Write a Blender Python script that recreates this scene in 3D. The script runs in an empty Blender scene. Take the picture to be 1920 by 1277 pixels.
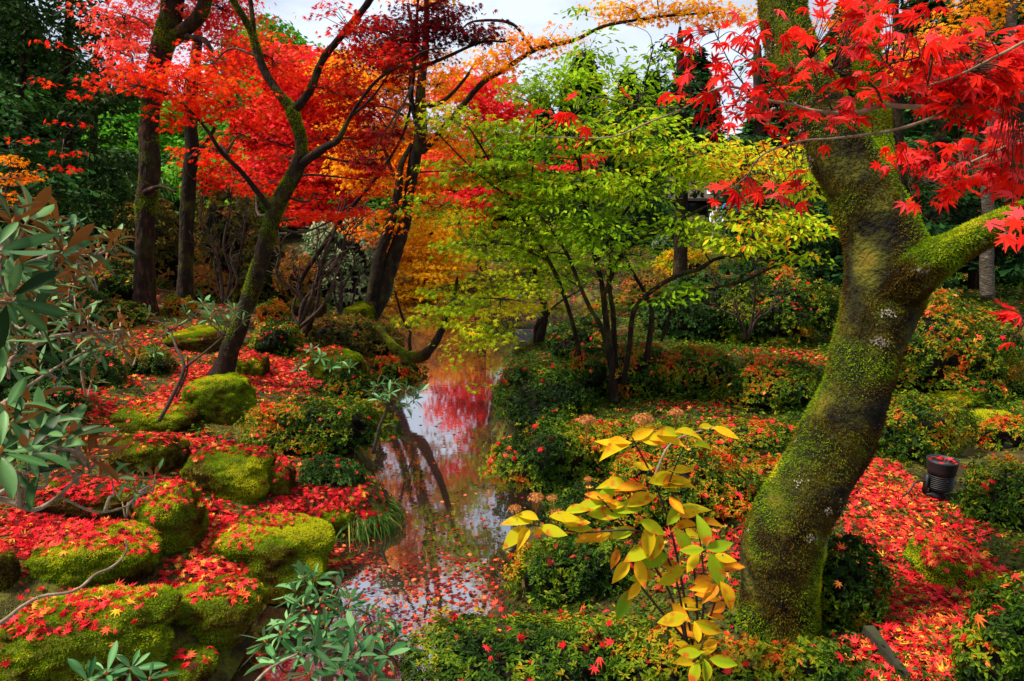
import bpy, math, random
import numpy as np
from mathutils import Vector
from mathutils.bvhtree import BVHTree

# ------------------------------------------------------------ camera, sky, sun, exposure
SC = bpy.context.scene
COL = SC.collection
R = math.radians
F = 1251.0                      # focal length in pixels of the 1920 px wide photograph
CZ = 2.2
PITCH = R(10.8)
cam = bpy.data.cameras.new('camera'); cam.sensor_width = 36; cam.lens = 36*F/1920
cam.clip_start = 0.05; cam.clip_end = 2000
cam_o = bpy.data.objects.new('camera', cam); COL.objects.link(cam_o)
cam_o.location = (0, 0, CZ); cam_o.rotation_euler = (R(90)-PITCH, 0, 0)
SC.camera = cam_o
SUN_EL, SUN_AZ = R(60), R(-100)     # azimuth from +Y towards +X
W = bpy.data.worlds.new('World'); SC.world = W; W.use_nodes = True
nt = W.node_tree; nt.nodes.clear()
out = nt.nodes.new('ShaderNodeOutputWorld'); bg = nt.nodes.new('ShaderNodeBackground')
sky = nt.nodes.new('ShaderNodeTexSky'); sky.sky_type = 'NISHITA'; sky.sun_disc = False
sky.sun_elevation = SUN_EL; sky.sun_rotation = SUN_AZ; sky.air_density = 1.0; sky.dust_density = 1.5
tcw = nt.nodes.new('ShaderNodeTexCoord'); mpw = nt.nodes.new('ShaderNodeMapping'); mpw.inputs['Scale'].default_value = (1, 1, 2.6)
cn = nt.nodes.new('ShaderNodeTexNoise'); cn.inputs['Scale'].default_value = 2.1; cn.inputs['Detail'].default_value = 7; cn.inputs['Roughness'].default_value = 0.55
mr = nt.nodes.new('ShaderNodeMapRange'); mr.inputs['From Min'].default_value = 0.34; mr.inputs['From Max'].default_value = 0.56
mr.inputs['To Min'].default_value = 0.3; mr.inputs['To Max'].default_value = 1.0
mx = nt.nodes.new('ShaderNodeMix'); mx.data_type = 'RGBA'; mx.inputs['B'].default_value = (11.4, 12.7, 14.8, 1)
nt.links.new(tcw.outputs['Generated'], mpw.inputs['Vector']); nt.links.new(mpw.outputs['Vector'], cn.inputs['Vector'])
nt.links.new(cn.outputs['Fac'], mr.inputs['Value']); nt.links.new(mr.outputs['Result'], mx.inputs['Factor'])
nt.links.new(sky.outputs['Color'], mx.inputs['A']); nt.links.new(mx.outputs['Result'], bg.inputs['Color'])
bg.inputs['Strength'].default_value = 0.05
nt.links.new(bg.outputs['Background'], out.inputs['Surface'])
sl = bpy.data.lights.new('sun', 'SUN'); sl.energy = 5.0; sl.angle = R(11); sl.color = (1, .93, .80)
so = bpy.data.objects.new('sun', sl); COL.objects.link(so)
sd = Vector((math.sin(SUN_AZ)*math.cos(SUN_EL), math.cos(SUN_AZ)*math.cos(SUN_EL), math.sin(SUN_EL)))
so.rotation_euler = sd.to_track_quat('Z', 'Y').to_euler(); so.location = (0, 0, 30)
SC.view_settings.view_transform = 'Standard'; SC.view_settings.look = 'None'
SC.view_settings.exposure = 0.7; SC.view_settings.gamma = 1
SC.render.engine = 'CYCLES'
SC.cycles.max_bounces = 8; SC.cycles.transmission_bounces = 6; SC.cycles.diffuse_bounces = 2
SC.cycles.use_denoising = True

# ------------------------------------------------------------ helpers: projection
CP, SP = math.cos(PITCH), math.sin(PITCH)
def ray(u, v):
    dx = (u-960)/F; dy = -(v-638.5)/F
    return np.array([dx, CP+dy*SP, -SP+dy*CP])
def at(u, v, Y):
    r = ray(u, v); return np.array([0, 0, CZ]) + r*(Y/r[1])
def px(u, v, Y):
    """metres per photo pixel at that point"""
    return Y/ray(u, v)[1]/F
RS = np.random.RandomState(7)

# ------------------------------------------------------------ helpers: noise
def vnoise(p, seed=0):
    p = np.asarray(p, float) + seed*17.13; i = np.floor(p).astype(np.int64); f = p-i; f = f*f*(3-2*f)
    def h(a):
        n = (a[..., 0]*73856093) ^ (a[..., 1]*19349663) ^ (a[..., 2]*83492791) ^ (seed*7919+13)
        n = (n ^ (n >> 13))*1274126177 & 0x7fffffff
        n = (n ^ (n >> 15)) & 0xffff
        return n/32768.0-1.0
    r = 0
    for a in (0, 1):
        for b in (0, 1):
            for c in (0, 1):
                w = (f[..., 0] if a else 1-f[..., 0])*(f[..., 1] if b else 1-f[..., 1])*(f[..., 2] if c else 1-f[..., 2])
                r = r + w*h(i+np.array([a, b, c]))
    return r
def fbm(p, seed=0, o=3):
    p = np.asarray(p, float); return sum(vnoise(p*2**k, seed+k)/2**k for k in range(o))

# ------------------------------------------------------------ helpers: meshes
class MB:
    def __init__(s): s.v = []; s.f = []; s.t = []; s.n = 0
    def add(s, v, faces, tint=0.5):
        v = np.asarray(v, float); s.v.append(v)
        for f in (faces if isinstance(faces, list) else [faces]):
            s.f.append(np.asarray(f, np.int64)+s.n)
        s.t.append(np.broadcast_to(np.asarray(tint, float), (len(v),)).copy()); s.n += len(v)
    def empty(s): return s.n == 0
    def build(s, name, mat, parent=None, smooth=True, loc=None):
        me = bpy.data.meshes.new(name)
        V = np.concatenate(s.v); T = np.concatenate(s.t)
        o = bpy.data.objects.new(name, me); COL.objects.link(o)
        if parent is not None:
            off = np.array(WL[parent.name]); o.parent = parent; WL[o.name] = off
        else:
            off = np.array(loc) if loc is not None else np.zeros(3); o.location = off; WL[o.name] = off
        V = V-off
        me.vertices.add(len(V)); me.vertices.foreach_set('co', V.astype(np.float32).ravel())
        li = np.concatenate([f.ravel() for f in s.f]).astype(np.int32)
        tot = np.concatenate([np.full(len(f), f.shape[1]) for f in s.f]).astype(np.int32)
        st = np.concatenate([[0], np.cumsum(tot)[:-1]]).astype(np.int32)
        me.loops.add(len(li)); me.loops.foreach_set('vertex_index', li)
        me.polygons.add(len(tot)); me.polygons.foreach_set('loop_start', st)
        me.polygons.foreach_set('use_smooth', np.full(len(tot), smooth))
        at_ = me.attributes.new('tint', 'FLOAT', 'POINT'); at_.data.foreach_set('value', T.astype(np.float32))
        me.update(calc_edges=True)
        me.materials.append(mat)
        return o
WL = {}
def tag(o, label=None, cat=None, group=None, kind=None):
    if label: o['label'] = label
    if cat: o['category'] = cat
    if group: o['group'] = group
    if kind: o['kind'] = kind
    return o
def empty(name, loc, label, cat, group=None):
    o = bpy.data.objects.new(name, None); COL.objects.link(o); o.location = loc; o.empty_display_size = .2
    WL[o.name] = np.array(loc, float)
    return tag(o, label, cat, group)

def catmull(P, n):
    P = np.asarray(P, float); m = len(P)
    if m < 3:
        t = np.linspace(0, 1, n)[:, None]; return P[0]*(1-t)+P[-1]*t
    Q = np.vstack([2*P[0]-P[1], P, 2*P[-1]-P[-2]])
    ts = np.linspace(0, m-1-1e-9, n); i = ts.astype(int); t = (ts-i)[:, None]
    a, b, c, d = Q[i], Q[i+1], Q[i+2], Q[i+3]
    return .5*((2*b)+(-a+c)*t+(2*a-5*b+4*c-d)*t*t+(-a+3*b-3*c+d)*t**3)
def tube(mb, P, r, sides=8, step=None, bump=.0, seed=0, tint=.5, n=None):
    """P (k,3) control points, r radii; appends a tapered tube"""
    P = np.asarray(P, float); r = np.broadcast_to(np.asarray(r, float), (len(P),))
    L = np.linalg.norm(np.diff(P, axis=0), axis=1).sum()
    if n is None: n = max(len(P), int(L/(step or max(.02, r.mean()*1.2)))+2)
    n = min(n, 220)
    C = catmull(np.column_stack([P, r]), n); c, rr = C[:, :3], np.maximum(C[:, 3], .0006)
    T = np.gradient(c, axis=0); T /= np.linalg.norm(T, axis=1)[:, None]+1e-9
    ref = np.array([.3, .9, .1]) if abs(T[0][1]) < .8 else np.array([1., 0, 0])
    U = np.zeros_like(T); u = np.cross(T[0], ref); u /= np.linalg.norm(u)
    for i in range(n):
        u = u-T[i]*np.dot(u, T[i]); u /= np.linalg.norm(u)+1e-9; U[i] = u
    Vv = np.cross(T, U)
    a = np.linspace(0, 2*math.pi, sides, endpoint=False)
    d = np.cos(a)[None, :, None]*U[:, None]+np.sin(a)[None, :, None]*Vv[:, None]
    rad = rr[:, None]*np.ones(sides)
    pts = c[:, None]+d*rad[..., None]
    if bump > 0:
        nz = fbm(pts.reshape(-1, 3)*(1.0/max(.05, rr.mean()*1.3)), seed, 3).reshape(n, sides)
        if sides > 40: nz = nz+.5*fbm(pts.reshape(-1, 3)*np.array([22, 22, 9]), seed+3, 3).reshape(n, sides)
        pts = c[:, None]+d*(rad*(1+bump*nz))[..., None]
    i0 = (np.arange(n-1)[:, None]*sides+np.arange(sides)[None]); i1 = np.arange(n-1)[:, None]*sides+(np.arange(sides)[None]+1) % sides
    q = np.stack([i0, i1, i1+sides, i0+sides], -1).reshape(-1, 4)
    V = np.vstack([pts.reshape(-1, 3), c[0], c[-1]])
    k = n*sides; ar = np.arange(sides)
    cap = np.vstack([np.column_stack([np.full(sides, k), (ar+1) % sides, ar]),
                     np.column_stack([np.full(sides, k+1), (n-1)*sides+ar, (n-1)*sides+(ar+1) % sides])])
    mb.add(V, [q, cap], tint)
    return pts, d, c
def box(mb, c, s, rz=0, tint=.5, taper=1.0):
    x, y, z = np.array(s)/2
    v = np.array([[-x, -y, -z], [x, -y, -z], [x, y, -z], [-x, y, -z], [-x*taper, -y*taper, z], [x*taper, -y*taper, z], [x*taper, y*taper, z], [-x*taper, y*taper, z]])
    ca, sa = math.cos(rz), math.sin(rz); m = np.array([[ca, -sa, 0], [sa, ca, 0], [0, 0, 1]])
    mb.add(v@m.T+np.array(c), np.array([[0, 3, 2, 1], [4, 5, 6, 7], [0, 1, 5, 4], [1, 2, 6, 5], [2, 3, 7, 6], [3, 0, 4, 7]]), tint)
def lathe(mb, c, prof, sides=24, tint=.5, M=None):
    prof = np.array(prof, float); n = len(prof); a = np.linspace(0, 2*math.pi, sides, endpoint=False)
    v = np.stack([prof[:, :1]*np.cos(a), prof[:, :1]*np.sin(a), prof[:, 1:]*np.ones(sides)], -1).reshape(-1, 3)
    if M is not None: v = v@M.T
    i = np.arange(n-1)[:, None]*sides; j = np.arange(sides)[None]; k = (j+1) % sides
    mb.add(v+np.array(c), np.stack([i+j, i+k, i+sides+k, i+sides+j], -1).reshape(-1, 4), tint)

# ------------------------------------------------------------ leaf templates (tip +Y, face +Z, unit size)
def star(lobes, sinus, petiole=True, shoulder=False, cup=.12):
    pts = []
    for k, (ang, ln) in enumerate(lobes):
        if shoulder:
            pts += [(ang-13, ln*.58), (ang, ln), (ang+13, ln*.58)]
        else: pts.append((ang, ln))
        pts.append(((ang+lobes[(k+1) % len(lobes)][0]+(360 if k == len(lobes)-1 else 0))/2, sinus[k]))
    v = [(0, 0, 0)]
    for a, l in pts:
        t = R(a); v.append((math.sin(t)*l, math.cos(t)*l, -cup*l*l*2.2))
    n = len(pts)
    f = [(0, 1+(i+1) % n, 1+i) for i in range(n)]
    v = np.array(v)*.5
    if petiole:
        m = len(v); v = np.vstack([v, [(-.012, 0, 0), (.012, 0, 0), (0, -.42, -.05)]]); f.append((m, m+2, m+1))
    return v, np.array(f)
L7 = [(-122, .48), (-80, .78), (-39, .95), (0, 1.05), (39, .95), (80, .78), (122, .48)]
T_HERO = star(L7, [.22, .33, .38, .38, .33, .22, .08], True, True, .14)
T_MAPLE = star(L7, [.24, .36, .4, .4, .36, .24, .08], False, False, .14)
T_MAPLE5 = star([(-105, .62), (-50, .95), (0, 1.05), (50, .95), (105, .62)], [.33, .42, .42, .33, .1], False, False, .14)
T_OVAL = (np.array([[0, 0, 0], [-.2, .3, .06], [-.17, .7, .05], [0, 1, -.08], [.17, .7, .05], [.2, .3, .06]]), np.array([[0, 3, 2, 1], [0, 5, 4, 3]]))
T_DIA = (np.array([[0, 0, 0], [-.24, .5, .07], [0, 1, -.05], [.24, .5, .07]]), np.array([[0, 2, 1], [0, 3, 2]]))
T_CLUMP = (np.array([[0, 0, 0], [-.34, .45, .12], [0, 1, -.1], [.34, .5, .1], [-.6, .9, -.12], [.62, .95, -.1]]), np.array([[0, 2, 1], [0, 3, 2], [0, 1, 4], [0, 5, 3]]))
def long_leaf(w, droop=.14, fold=.05, seg=5, ob=1.0):
    ys = np.linspace(0, 1, seg+1); v = []
    for y in ys:
        ww = w*max(0, math.sin(math.pi*min(1, max(0, y))**(1.25 if ob < 1 else .85)))**ob*.5+.006; z = -droop*y*y
        v += [(-ww, y, z+fold*ww*4), (0, y, z), (ww, y, z+fold*ww*4)]
    f = []
    for i in range(seg):
        a = 3*i; f += [(a, a+1, a+4, a+3), (a+1, a+2, a+5, a+4)]
    return np.array(v), np.array(f)
T_RHODO = long_leaf(.25, .14, .10, 7, .7); T_HYD = long_leaf(.42, .15, .14, 7); T_GRASS = long_leaf(.03, .75, .2, 5)
T_FIR = (np.array([[0, 0, 0], [-.1, .3, 0], [0, 1, -.1], [.1, .3, 0], [-.42, .55, -.04], [-.05, .38, .03], [.42, .55, -.04], [.05, .38, .03], [-.3, .8, -.05], [.3, .8, -.05]]),
         np.array([[0, 2, 1], [0, 3, 2], [1, 5, 4], [3, 6, 7], [5, 2, 8], [7, 9, 2]]))
def nrm(a): return a/(np.linalg.norm(a, axis=-1, keepdims=True)+1e-9)
def leaves(mb, tpl, P, N, D, S, tint, curl=.6, tofs=None):
    """place template at P, normal N, tip direction D, size S"""
    if len(P) == 0: return
    N = nrm(N); D = nrm(D-N*np.sum(D*N, -1, keepdims=True)); X = np.cross(D, N)
    T, Fc = tpl; k = len(T); n = len(P)
    S = np.broadcast_to(S, (n,)); cz = 1+curl*RS.uniform(-1.4, 1.4, n)
    V = P[:, None]+S[:, None, None]*(T[None, :, 0, None]*X[:, None]+T[None, :, 1, None]*D[:, None]+(T[None, :, 2]*cz[:, None])[..., None]*N[:, None])
    fc = (Fc[None]+(np.arange(n)*k)[:, None, None]).reshape(-1, Fc.shape[1])
    tt = np.repeat(np.broadcast_to(tint, (n,)), k)
    if tofs is not None: tt = np.clip((tt.reshape(n, k)+tofs[None]*RS.uniform(-.4, 1.3, (n, 1))).ravel(), 0, 1)
    mb.add(V.reshape(-1, 3), fc, tt)
EDGE_T = lambda T: .22*(np.linalg.norm(T[:, :2], axis=1)/max(1e-6, np.linalg.norm(T[:, :2], axis=1).max()))**2
def rdir(n, zs=1.0):
    d = RS.normal(size=(n, 3)); d[:, 2] *= zs; return nrm(d)

# ------------------------------------------------------------ materials
def newmat(name):
    m = bpy.data.materials.new(name); m.use_nodes = True; t = m.node_tree; t.nodes.clear()
    o = t.nodes.new('ShaderNodeOutputMaterial'); return m, t, o
def ramp(t, stops, interp='LINEAR'):
    r = t.nodes.new('ShaderNodeValToRGB'); e = r.color_ramp.elements; r.color_ramp.interpolation = interp
    while len(e) > 1: e.remove(e[0])
    e[0].position = stops[0][0]; e[0].color = (*stops[0][1], 1)
    for p, c in stops[1:]:
        x = e.new(p); x.color = (*c, 1)
    return r
def leafmat(name, stops, rough=.5, tr=.4, spec=.25, under=None, spots=None):
    m, t, o = newmat(name); L = t.links
    a = t.nodes.new('ShaderNodeAttribute'); a.attribute_name = 'tint'
    r = ramp(t, stops); L.new(a.outputs['Fac'], r.inputs['Fac']); c = r.outputs['Color']
    if spots:
        tc = t.nodes.new('ShaderNodeTexCoord'); n = t.nodes.new('ShaderNodeTexNoise'); n.inputs['Scale'].default_value = spots[1]; n.inputs['Detail'].default_value = 4
        L.new(tc.outputs['Object'], n.inputs['Vector'])
        q = ramp(t, [(.54, (0, 0, 0)), (.68, (1, 1, 1))]); L.new(n.outputs['Fac'], q.inputs['Fac'])
        x = t.nodes.new('ShaderNodeMix'); x.data_type = 'RGBA'; L.new(q.outputs['Color'], x.inputs['Factor']); L.new(c, x.inputs['A']); x.inputs['B'].default_value = (*spots[0], 1); c = x.outputs['Result']
    if under:
        g = t.nodes.new('ShaderNodeNewGeometry'); x = t.nodes.new('ShaderNodeMix'); x.data_type = 'RGBA'
        L.new(g.outputs['Backfacing'], x.inputs['Factor']); L.new(c, x.inputs['A']); x.inputs['B'].default_value = (*under, 1); c = x.outputs['Result']
    p = t.nodes.new('ShaderNodeBsdfPrincipled'); p.inputs['Roughness'].default_value = rough+.1; p.inputs['Specular IOR Level'].default_value = spec*.2
    L.new(c, p.inputs['Base Color'])
    if tr > 0:
        tl = t.nodes.new('ShaderNodeBsdfTranslucent'); L.new(c, tl.inputs['Color'])
        mxs = t.nodes.new('ShaderNodeMixShader'); mxs.inputs['Fac'].default_value = tr
        L.new(p.outputs['BSDF'], mxs.inputs[1]); L.new(tl.outputs['BSDF'], mxs.inputs[2]); L.new(mxs.outputs['Shader'], o.inputs['Surface'])
    else: L.new(p.outputs['BSDF'], o.inputs['Surface'])
    return m
def noisemat(name, stops, scale=6, rough=.9, detail=8, bump=.4, bscale=None, stops2=None, scale2=1.5, patch=(.52, .6), spec=.2, stretch=(1, 1, 1), bdist=.03):
    m, t, o = newmat(name); L = t.links
    tc = t.nodes.new('ShaderNodeTexCoord'); mp = t.nodes.new('ShaderNodeMapping'); mp.inputs['Scale'].default_value = stretch; L.new(tc.outputs['Object'], mp.inputs['Vector'])
    n = t.nodes.new('ShaderNodeTexNoise'); n.inputs['Scale'].default_value = scale; n.inputs['Detail'].default_value = detail; n.inputs['Roughness'].default_value = .65
    L.new(mp.outputs['Vector'], n.inputs['Vector']); r = ramp(t, stops); L.new(n.outputs['Fac'], r.inputs['Fac']); c = r.outputs['Color']
    if stops2:
        n2 = t.nodes.new('ShaderNodeTexNoise'); n2.inputs['Scale'].default_value = scale2; n2.inputs['Detail'].default_value = 6; n2.inputs['Roughness'].default_value = .6
        L.new(tc.outputs['Object'], n2.inputs['Vector']); q = ramp(t, [(patch[0], (0, 0, 0)), (patch[1], (1, 1, 1))]); L.new(n2.outputs['Fac'], q.inputs['Fac'])
        r2 = ramp(t, stops2); L.new(n.outputs['Fac'], r2.inputs['Fac'])
        x = t.nodes.new('ShaderNodeMix'); x.data_type = 'RGBA'; L.new(q.outputs['Color'], x.inputs['Factor']); L.new(c, x.inputs['A']); L.new(r2.outputs['Color'], x.inputs['B']); c = x.outputs['Result']
    p = t.nodes.new('ShaderNodeBsdfPrincipled'); p.inputs['Roughness'].default_value = rough; p.inputs['Specular IOR Level'].default_value = spec; L.new(c, p.inputs['Base Color'])
    b = t.nodes.new('ShaderNodeBump'); b.inputs['Strength'].default_value = bump; b.inputs['Distance'].default_value = bdist
    n3 = t.nodes.new('ShaderNodeTexNoise'); n3.inputs['Scale'].default_value = bscale or scale*3; n3.inputs['Detail'].default_value = 6; L.new(mp.outputs['Vector'], n3.inputs['Vector'])
    L.new(n3.outputs['Fac'], b.inputs['Height']); L.new(b.outputs['Normal'], p.inputs['Normal'])
    L.new(p.outputs['BSDF'], o.inputs['Surface']); return m
def plain(name, c, rough=.6, metal=0, spec=.3):
    m = noisemat(name, [(.3, tuple(x*.8 for x in c)), (.7, tuple(min(1, x*1.15) for x in c))], 12, rough, 4, .08, 40, spec=spec, bdist=.004)
    m.node_tree.nodes['Principled BSDF'].inputs['Metallic'].default_value = metal; return m

SCARLET = leafmat('scarlet_leaf', [(0, (.22, .005, .006)), (.25, (.55, .009, .006)), (.5, (.82, .022, .007)), (.75, (.88, .06, .008)), (1, (.9, .20, .01))], .5, .55, .12)
ROSE = leafmat('rose_leaf', [(0, (.45, .008, .02)), (.5, (.88, .03, .045)), (1, (.92, .12, .05))], .5, .55, .12)
HEROM = leafmat('bright_maple_leaf', [(0, (.35, .006, .008)), (.15, (.70, .010, .008)), (.4, (.90, .022, .008)), (.7, (.92, .04, .022)), (1, (.92, .07, .08))], .45, .5, .2)
ORANGE = leafmat('orange_leaf', [(0, (.70, .05, .006)), (.35, (.88, .17, .006)), (.65, (.92, .34, .008)), (1, (.90, .52, .015))], .5, .55, .12)
CRIMSON = leafmat('crimson_leaf', [(0, (.06, .004, .006)), (.5, (.22, .008, .010)), (1, (.5, .012, .012))], .5, .35)
LIME = leafmat('lime_leaf', [(0, (.08, .16, .006)), (.35, (.20, .38, .008)), (.7, (.40, .58, .012)), (.9, (.68, .64, .02)), (1, (.7, .25, .01))], .5, .5, .15)
GREENYEL = leafmat('green_yellow_leaf', [(0, (.09, .17, .006)), (.4, (.24, .36, .006)), (.75, (.60, .54, .01)), (1, (.85, .42, .01))], .5, .5, .15)
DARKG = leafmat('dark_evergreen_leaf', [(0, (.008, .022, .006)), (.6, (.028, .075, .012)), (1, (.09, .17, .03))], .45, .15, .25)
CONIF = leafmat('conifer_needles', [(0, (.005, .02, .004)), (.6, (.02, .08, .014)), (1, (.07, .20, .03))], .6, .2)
BRIGHTG = leafmat('bright_green_leaf', [(0, (.03, .12, .006)), (.6, (.10, .34, .015)), (1, (.24, .5, .03))], .6, .35)
AZAL = leafmat('azalea_leaf', [(0, (.006, .020, .002)), (.35, (.035, .085, .004)), (.58, (.15, .23, .006)), (.76, (.34, .24, .008)), (.9, (.60, .14, .010)), (1, (.68, .04, .010))], .45, .3, .5)
BROWNSH = leafmat('bronze_leaf', [(0, (.04, .05, .012)), (.4, (.14, .12, .02)), (.7, (.28, .16, .02)), (1, (.45, .16, .03))], .5, .3)
GREYG = leafmat('grey_green_leaf', [(0, (.03, .06, .015)), (.6, (.14, .24, .08)), (1, (.42, .46, .25))], .5, .25)
LITTER = leafmat('fallen_leaf', [(0, (.07, .014, .008)), (.16, (.20, .012, .010)), (.30, (.45, .010, .012)), (.48, (.74, .015, .022)), (.66, (.86, .05, .06)), (.82, (.86, .14, .03)), (.93, (.82, .32, .06)), (1, (.85, .46, .03))], .5, .25, .2)
FLOATL = leafmat('wet_floating_leaf', [(0, (.03, .004, .003)), (.45, (.15, .010, .006)), (.78, (.40, .03, .010)), (1, (.72, .16, .05))], .35, .0, .4)
RHODO = leafmat('rhododendron_leaf', [(0, (.010, .030, .006)), (.6, (.04, .105, .026)), (1, (.14, .27, .085))], .33, .12, .5, under=(.24, .08, .018))
RHODO2 = leafmat('rhododendron_soft_leaf', [(0, (.012, .05, .01)), (.6, (.055, .17, .045)), (1, (.17, .34, .12))], .35, .15, .5, under=(.12, .2, .07))
HYDR = leafmat('hydrangea_leaf', [(0, (.16, .34, .012)), (.3, (.42, .50, .01)), (.6, (.80, .48, .01)), (.85, (.82, .28, .012)), (1, (.6, .12, .02))], .45, .5, .3, spots=((.6, .12, .015), 22))
SEEDM = leafmat('dried_floret', [(0, (.35, .12, .03)), (1, (.66, .28, .09))], .8, .3)
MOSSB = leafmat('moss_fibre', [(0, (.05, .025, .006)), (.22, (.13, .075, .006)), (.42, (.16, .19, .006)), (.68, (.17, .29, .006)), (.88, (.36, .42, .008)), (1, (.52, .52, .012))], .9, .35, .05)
GRASSM = leafmat('sedge_blade', [(0, (.01, .04, .005)), (.7, (.05, .12, .015)), (1, (.35, .30, .06))], .5, .3)
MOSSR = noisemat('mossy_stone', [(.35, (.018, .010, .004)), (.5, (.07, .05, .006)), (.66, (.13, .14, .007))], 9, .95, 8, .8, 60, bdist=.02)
STONE = noisemat('bare_stone', [(.3, (.05, .045, .035)), (.6, (.16, .14, .11)), (.8, (.3, .28, .22))], 12, .9, 8, .6, 30)
GREYSTONE = noisemat('pale_stone', [(.3, (.05, .05, .05)), (.7, (.17, .17, .17))], 12, .8, 8, .5, 30)
BARK = noisemat('dark_bark', [(.3, (.006, .004, .003)), (.55, (.02, .011, .006)), (.78, (.07, .034, .014))], 14, .95, 8, 1, 40, stops2=[(.3, (.018, .018, .004)), (.7, (.09, .08, .008))], scale2=3.5, patch=(.5, .66), stretch=(1, 1, .35), bdist=.03)
BARKR = noisemat('reddish_bark', [(.35, (.006, .004, .003)), (.55, (.025, .010, .006)), (.75, (.17, .06, .022))], 10, .95, 8, 1, 30, stops2=[(.3, (.008, .008, .003)), (.7, (.05, .045, .006))], scale2=2.5, patch=(.5, .66), stretch=(1, 1, .3), bdist=.03)
BARKM = noisemat('mossy_bark', [(.4, (.004, .003, .002)), (.52, (.026, .024, .003)), (.62, (.075, .070, .005)), (.74, (.17, .11, .008))], 7, .95, 8, 1, 60, stops2=[(.35, (.16, .14, .11)), (.7, (.46, .42, .36))], scale2=3.2, patch=(.635, .65), bdist=.02)
BARKG = noisemat('grey_bark', [(.3, (.03, .025, .016)), (.55, (.09, .07, .05)), (.78, (.26, .22, .17))], 14, .9, 8, .7, 40, stretch=(1, 1, 2))
TWIGM = noisemat('twig_bark', [(.3, (.02, .012, .008)), (.7, (.08, .05, .03))], 20, .8, 4, .2)
TWIGP = noisemat('pale_twig_bark', [(.3, (.10, .06, .03)), (.7, (.34, .25, .17))], 24, .8, 4, .2)
CORE = noisemat('shrub_shade_core', [(.3, (.003, .003, .002)), (.7, (.014, .010, .004))], 30, 1, 4, .6, 50)  # near-black brown, the shade inside the foliage put into the colour
CONC = noisemat('dark_slab_stone', [(.3, (.010, .010, .006)), (.7, (.045, .045, .022))], 6, .85, 8, .4, 20)

# ------------------------------------------------------------ ground with the stream bed
EDGE = [(430, 1277), (470, 1190), (505, 1120), (585, 1060), (610, 1015), (700, 1010), (748, 985), (740, 935), (700, 905), (700, 845), (705, 790), (700, 740), (715, 700),
        (760, 690), (770, 668), (735, 640), (690, 618), (640, 600), (560, 580), (640, 566), (760, 563), (900, 562), (1060, 562), (1200, 566), (1330, 575),
        (1240, 592), (1120, 612), (1010, 655), (950, 690), (925, 730), (915, 790), (945, 850), (985, 900), (1000, 940), (990, 1000), (985, 1060), (985, 1130), (900, 1190), (830, 1235), (800, 1277)]
POLY = []
for (u, v) in EDGE:
    r = ray(u, v); s = -CZ/r[2]; POLY.append((r[0]*s, r[1]*s))
POLY += [(-.55, 2.0), (-.7, -3.0), (-1.9, -3.0), (-1.75, 1.8)]
POLY = np.array(POLY)
def sdf(x, y):
    x = np.asarray(x, float); y = np.asarray(y, float); d = np.full(x.shape, 1e9); ins = np.zeros(x.shape, bool)
    n = len(POLY)
    for i in range(n):
        ax, ay = POLY[i]; bx, by = POLY[(i+1) % n]; ex, ey = bx-ax, by-ay
        t = np.clip(((x-ax)*ex+(y-ay)*ey)/(ex*ex+ey*ey), 0, 1)
        d = np.minimum(d, (x-ax-t*ex)**2+(y-ay-t*ey)**2)
        if ay != by:
            ins ^= ((ay > y) != (by > y)) & (x < (bx-ax)*(y-ay)/(by-ay)+ax)
    d = np.sqrt(d); return np.where(ins, -d, d)
def sm(t): t = np.clip(t, 0, 1); return t*t*(3-2*t)
def height(x, y):
    x = np.asarray(x, float); y = np.asarray(y, float); d = sdf(x, y)
    left = sm((-.10*y-x+.2)/1.0+.5)
    ol = .20*sm(d/.18)+1.0*(1-np.exp(-np.maximum(d, 0)/4.5))
    orr = .24*sm(d/.18)+.42*(1-np.exp(-np.maximum(d, 0)/2.2))
    z = ol*left+orr*(1-left)
    far = sm((y-19)/6); z = z*(1-far)+far*(.35*sm(d/1.)+.9*sm((y-20)/6))
    z = np.where(d < 0, -.4*sm(-d/.6), z)
    p = np.stack([x, y, 0*x], -1)
    z = z+np.where(d > .1, .05*fbm(p*1.7, 3), 0)*np.clip(d*2, 0, 1)
    return z
def G(u, v):
    r = ray(u, v)
    s = np.linspace(.8, 60, 3000); P = r[None]*s[:, None]+np.array([0, 0, CZ])
    h = np.maximum(height(P[:, 0], P[:, 1]), 0); k = np.argmax(P[:, 2] < h)
    return P[k] if P[k, 2] < h[k] else P[-1]
def ax_(lo, hi, f0, f1, step, grow):
    a = list(np.arange(f0, f1, step)); s = step; x = f0
    while x > lo: s *= grow; x -= s; a.insert(0, x)
    s = step; x = a[-1]
    while x < hi: s *= grow; x += s; a.append(x)
    return np.array(a)
gx = ax_(-400, 400, -5.5, 5.5, .05, 1.06); gy = ax_(-60, 700, 0.8, 13, .05, 1.05)
X, Y = np.meshgrid(gx, gy); Z = height(X, Y)
mb = MB(); V = np.stack([X, Y, Z], -1).reshape(-1, 3); nx = len(gx); ny = len(gy)
i = (np.arange(ny-1)[:, None]*nx+np.arange(nx-1)[None]).ravel(); FQ = np.stack([i, i+1, i+1+nx, i+nx], -1)
mb.add(V, FQ)
GROUND = noisemat('mossy_earth', [(.3, (.012, .008, .004)), (.48, (.035, .024, .006)), (.6, (.09, .085, .008)), (.8, (.16, .17, .012))], 5, .95, 8, .8, 40)
g = mb.build('ground', GROUND); g['kind'] = 'structure'
BV = [V.copy()]; BF = [np.vstack([FQ[:, [0, 1, 2]], FQ[:, [0, 2, 3]]])]; BN = len(V); BKIND = [np.zeros(len(BF[0]), int)]
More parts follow.
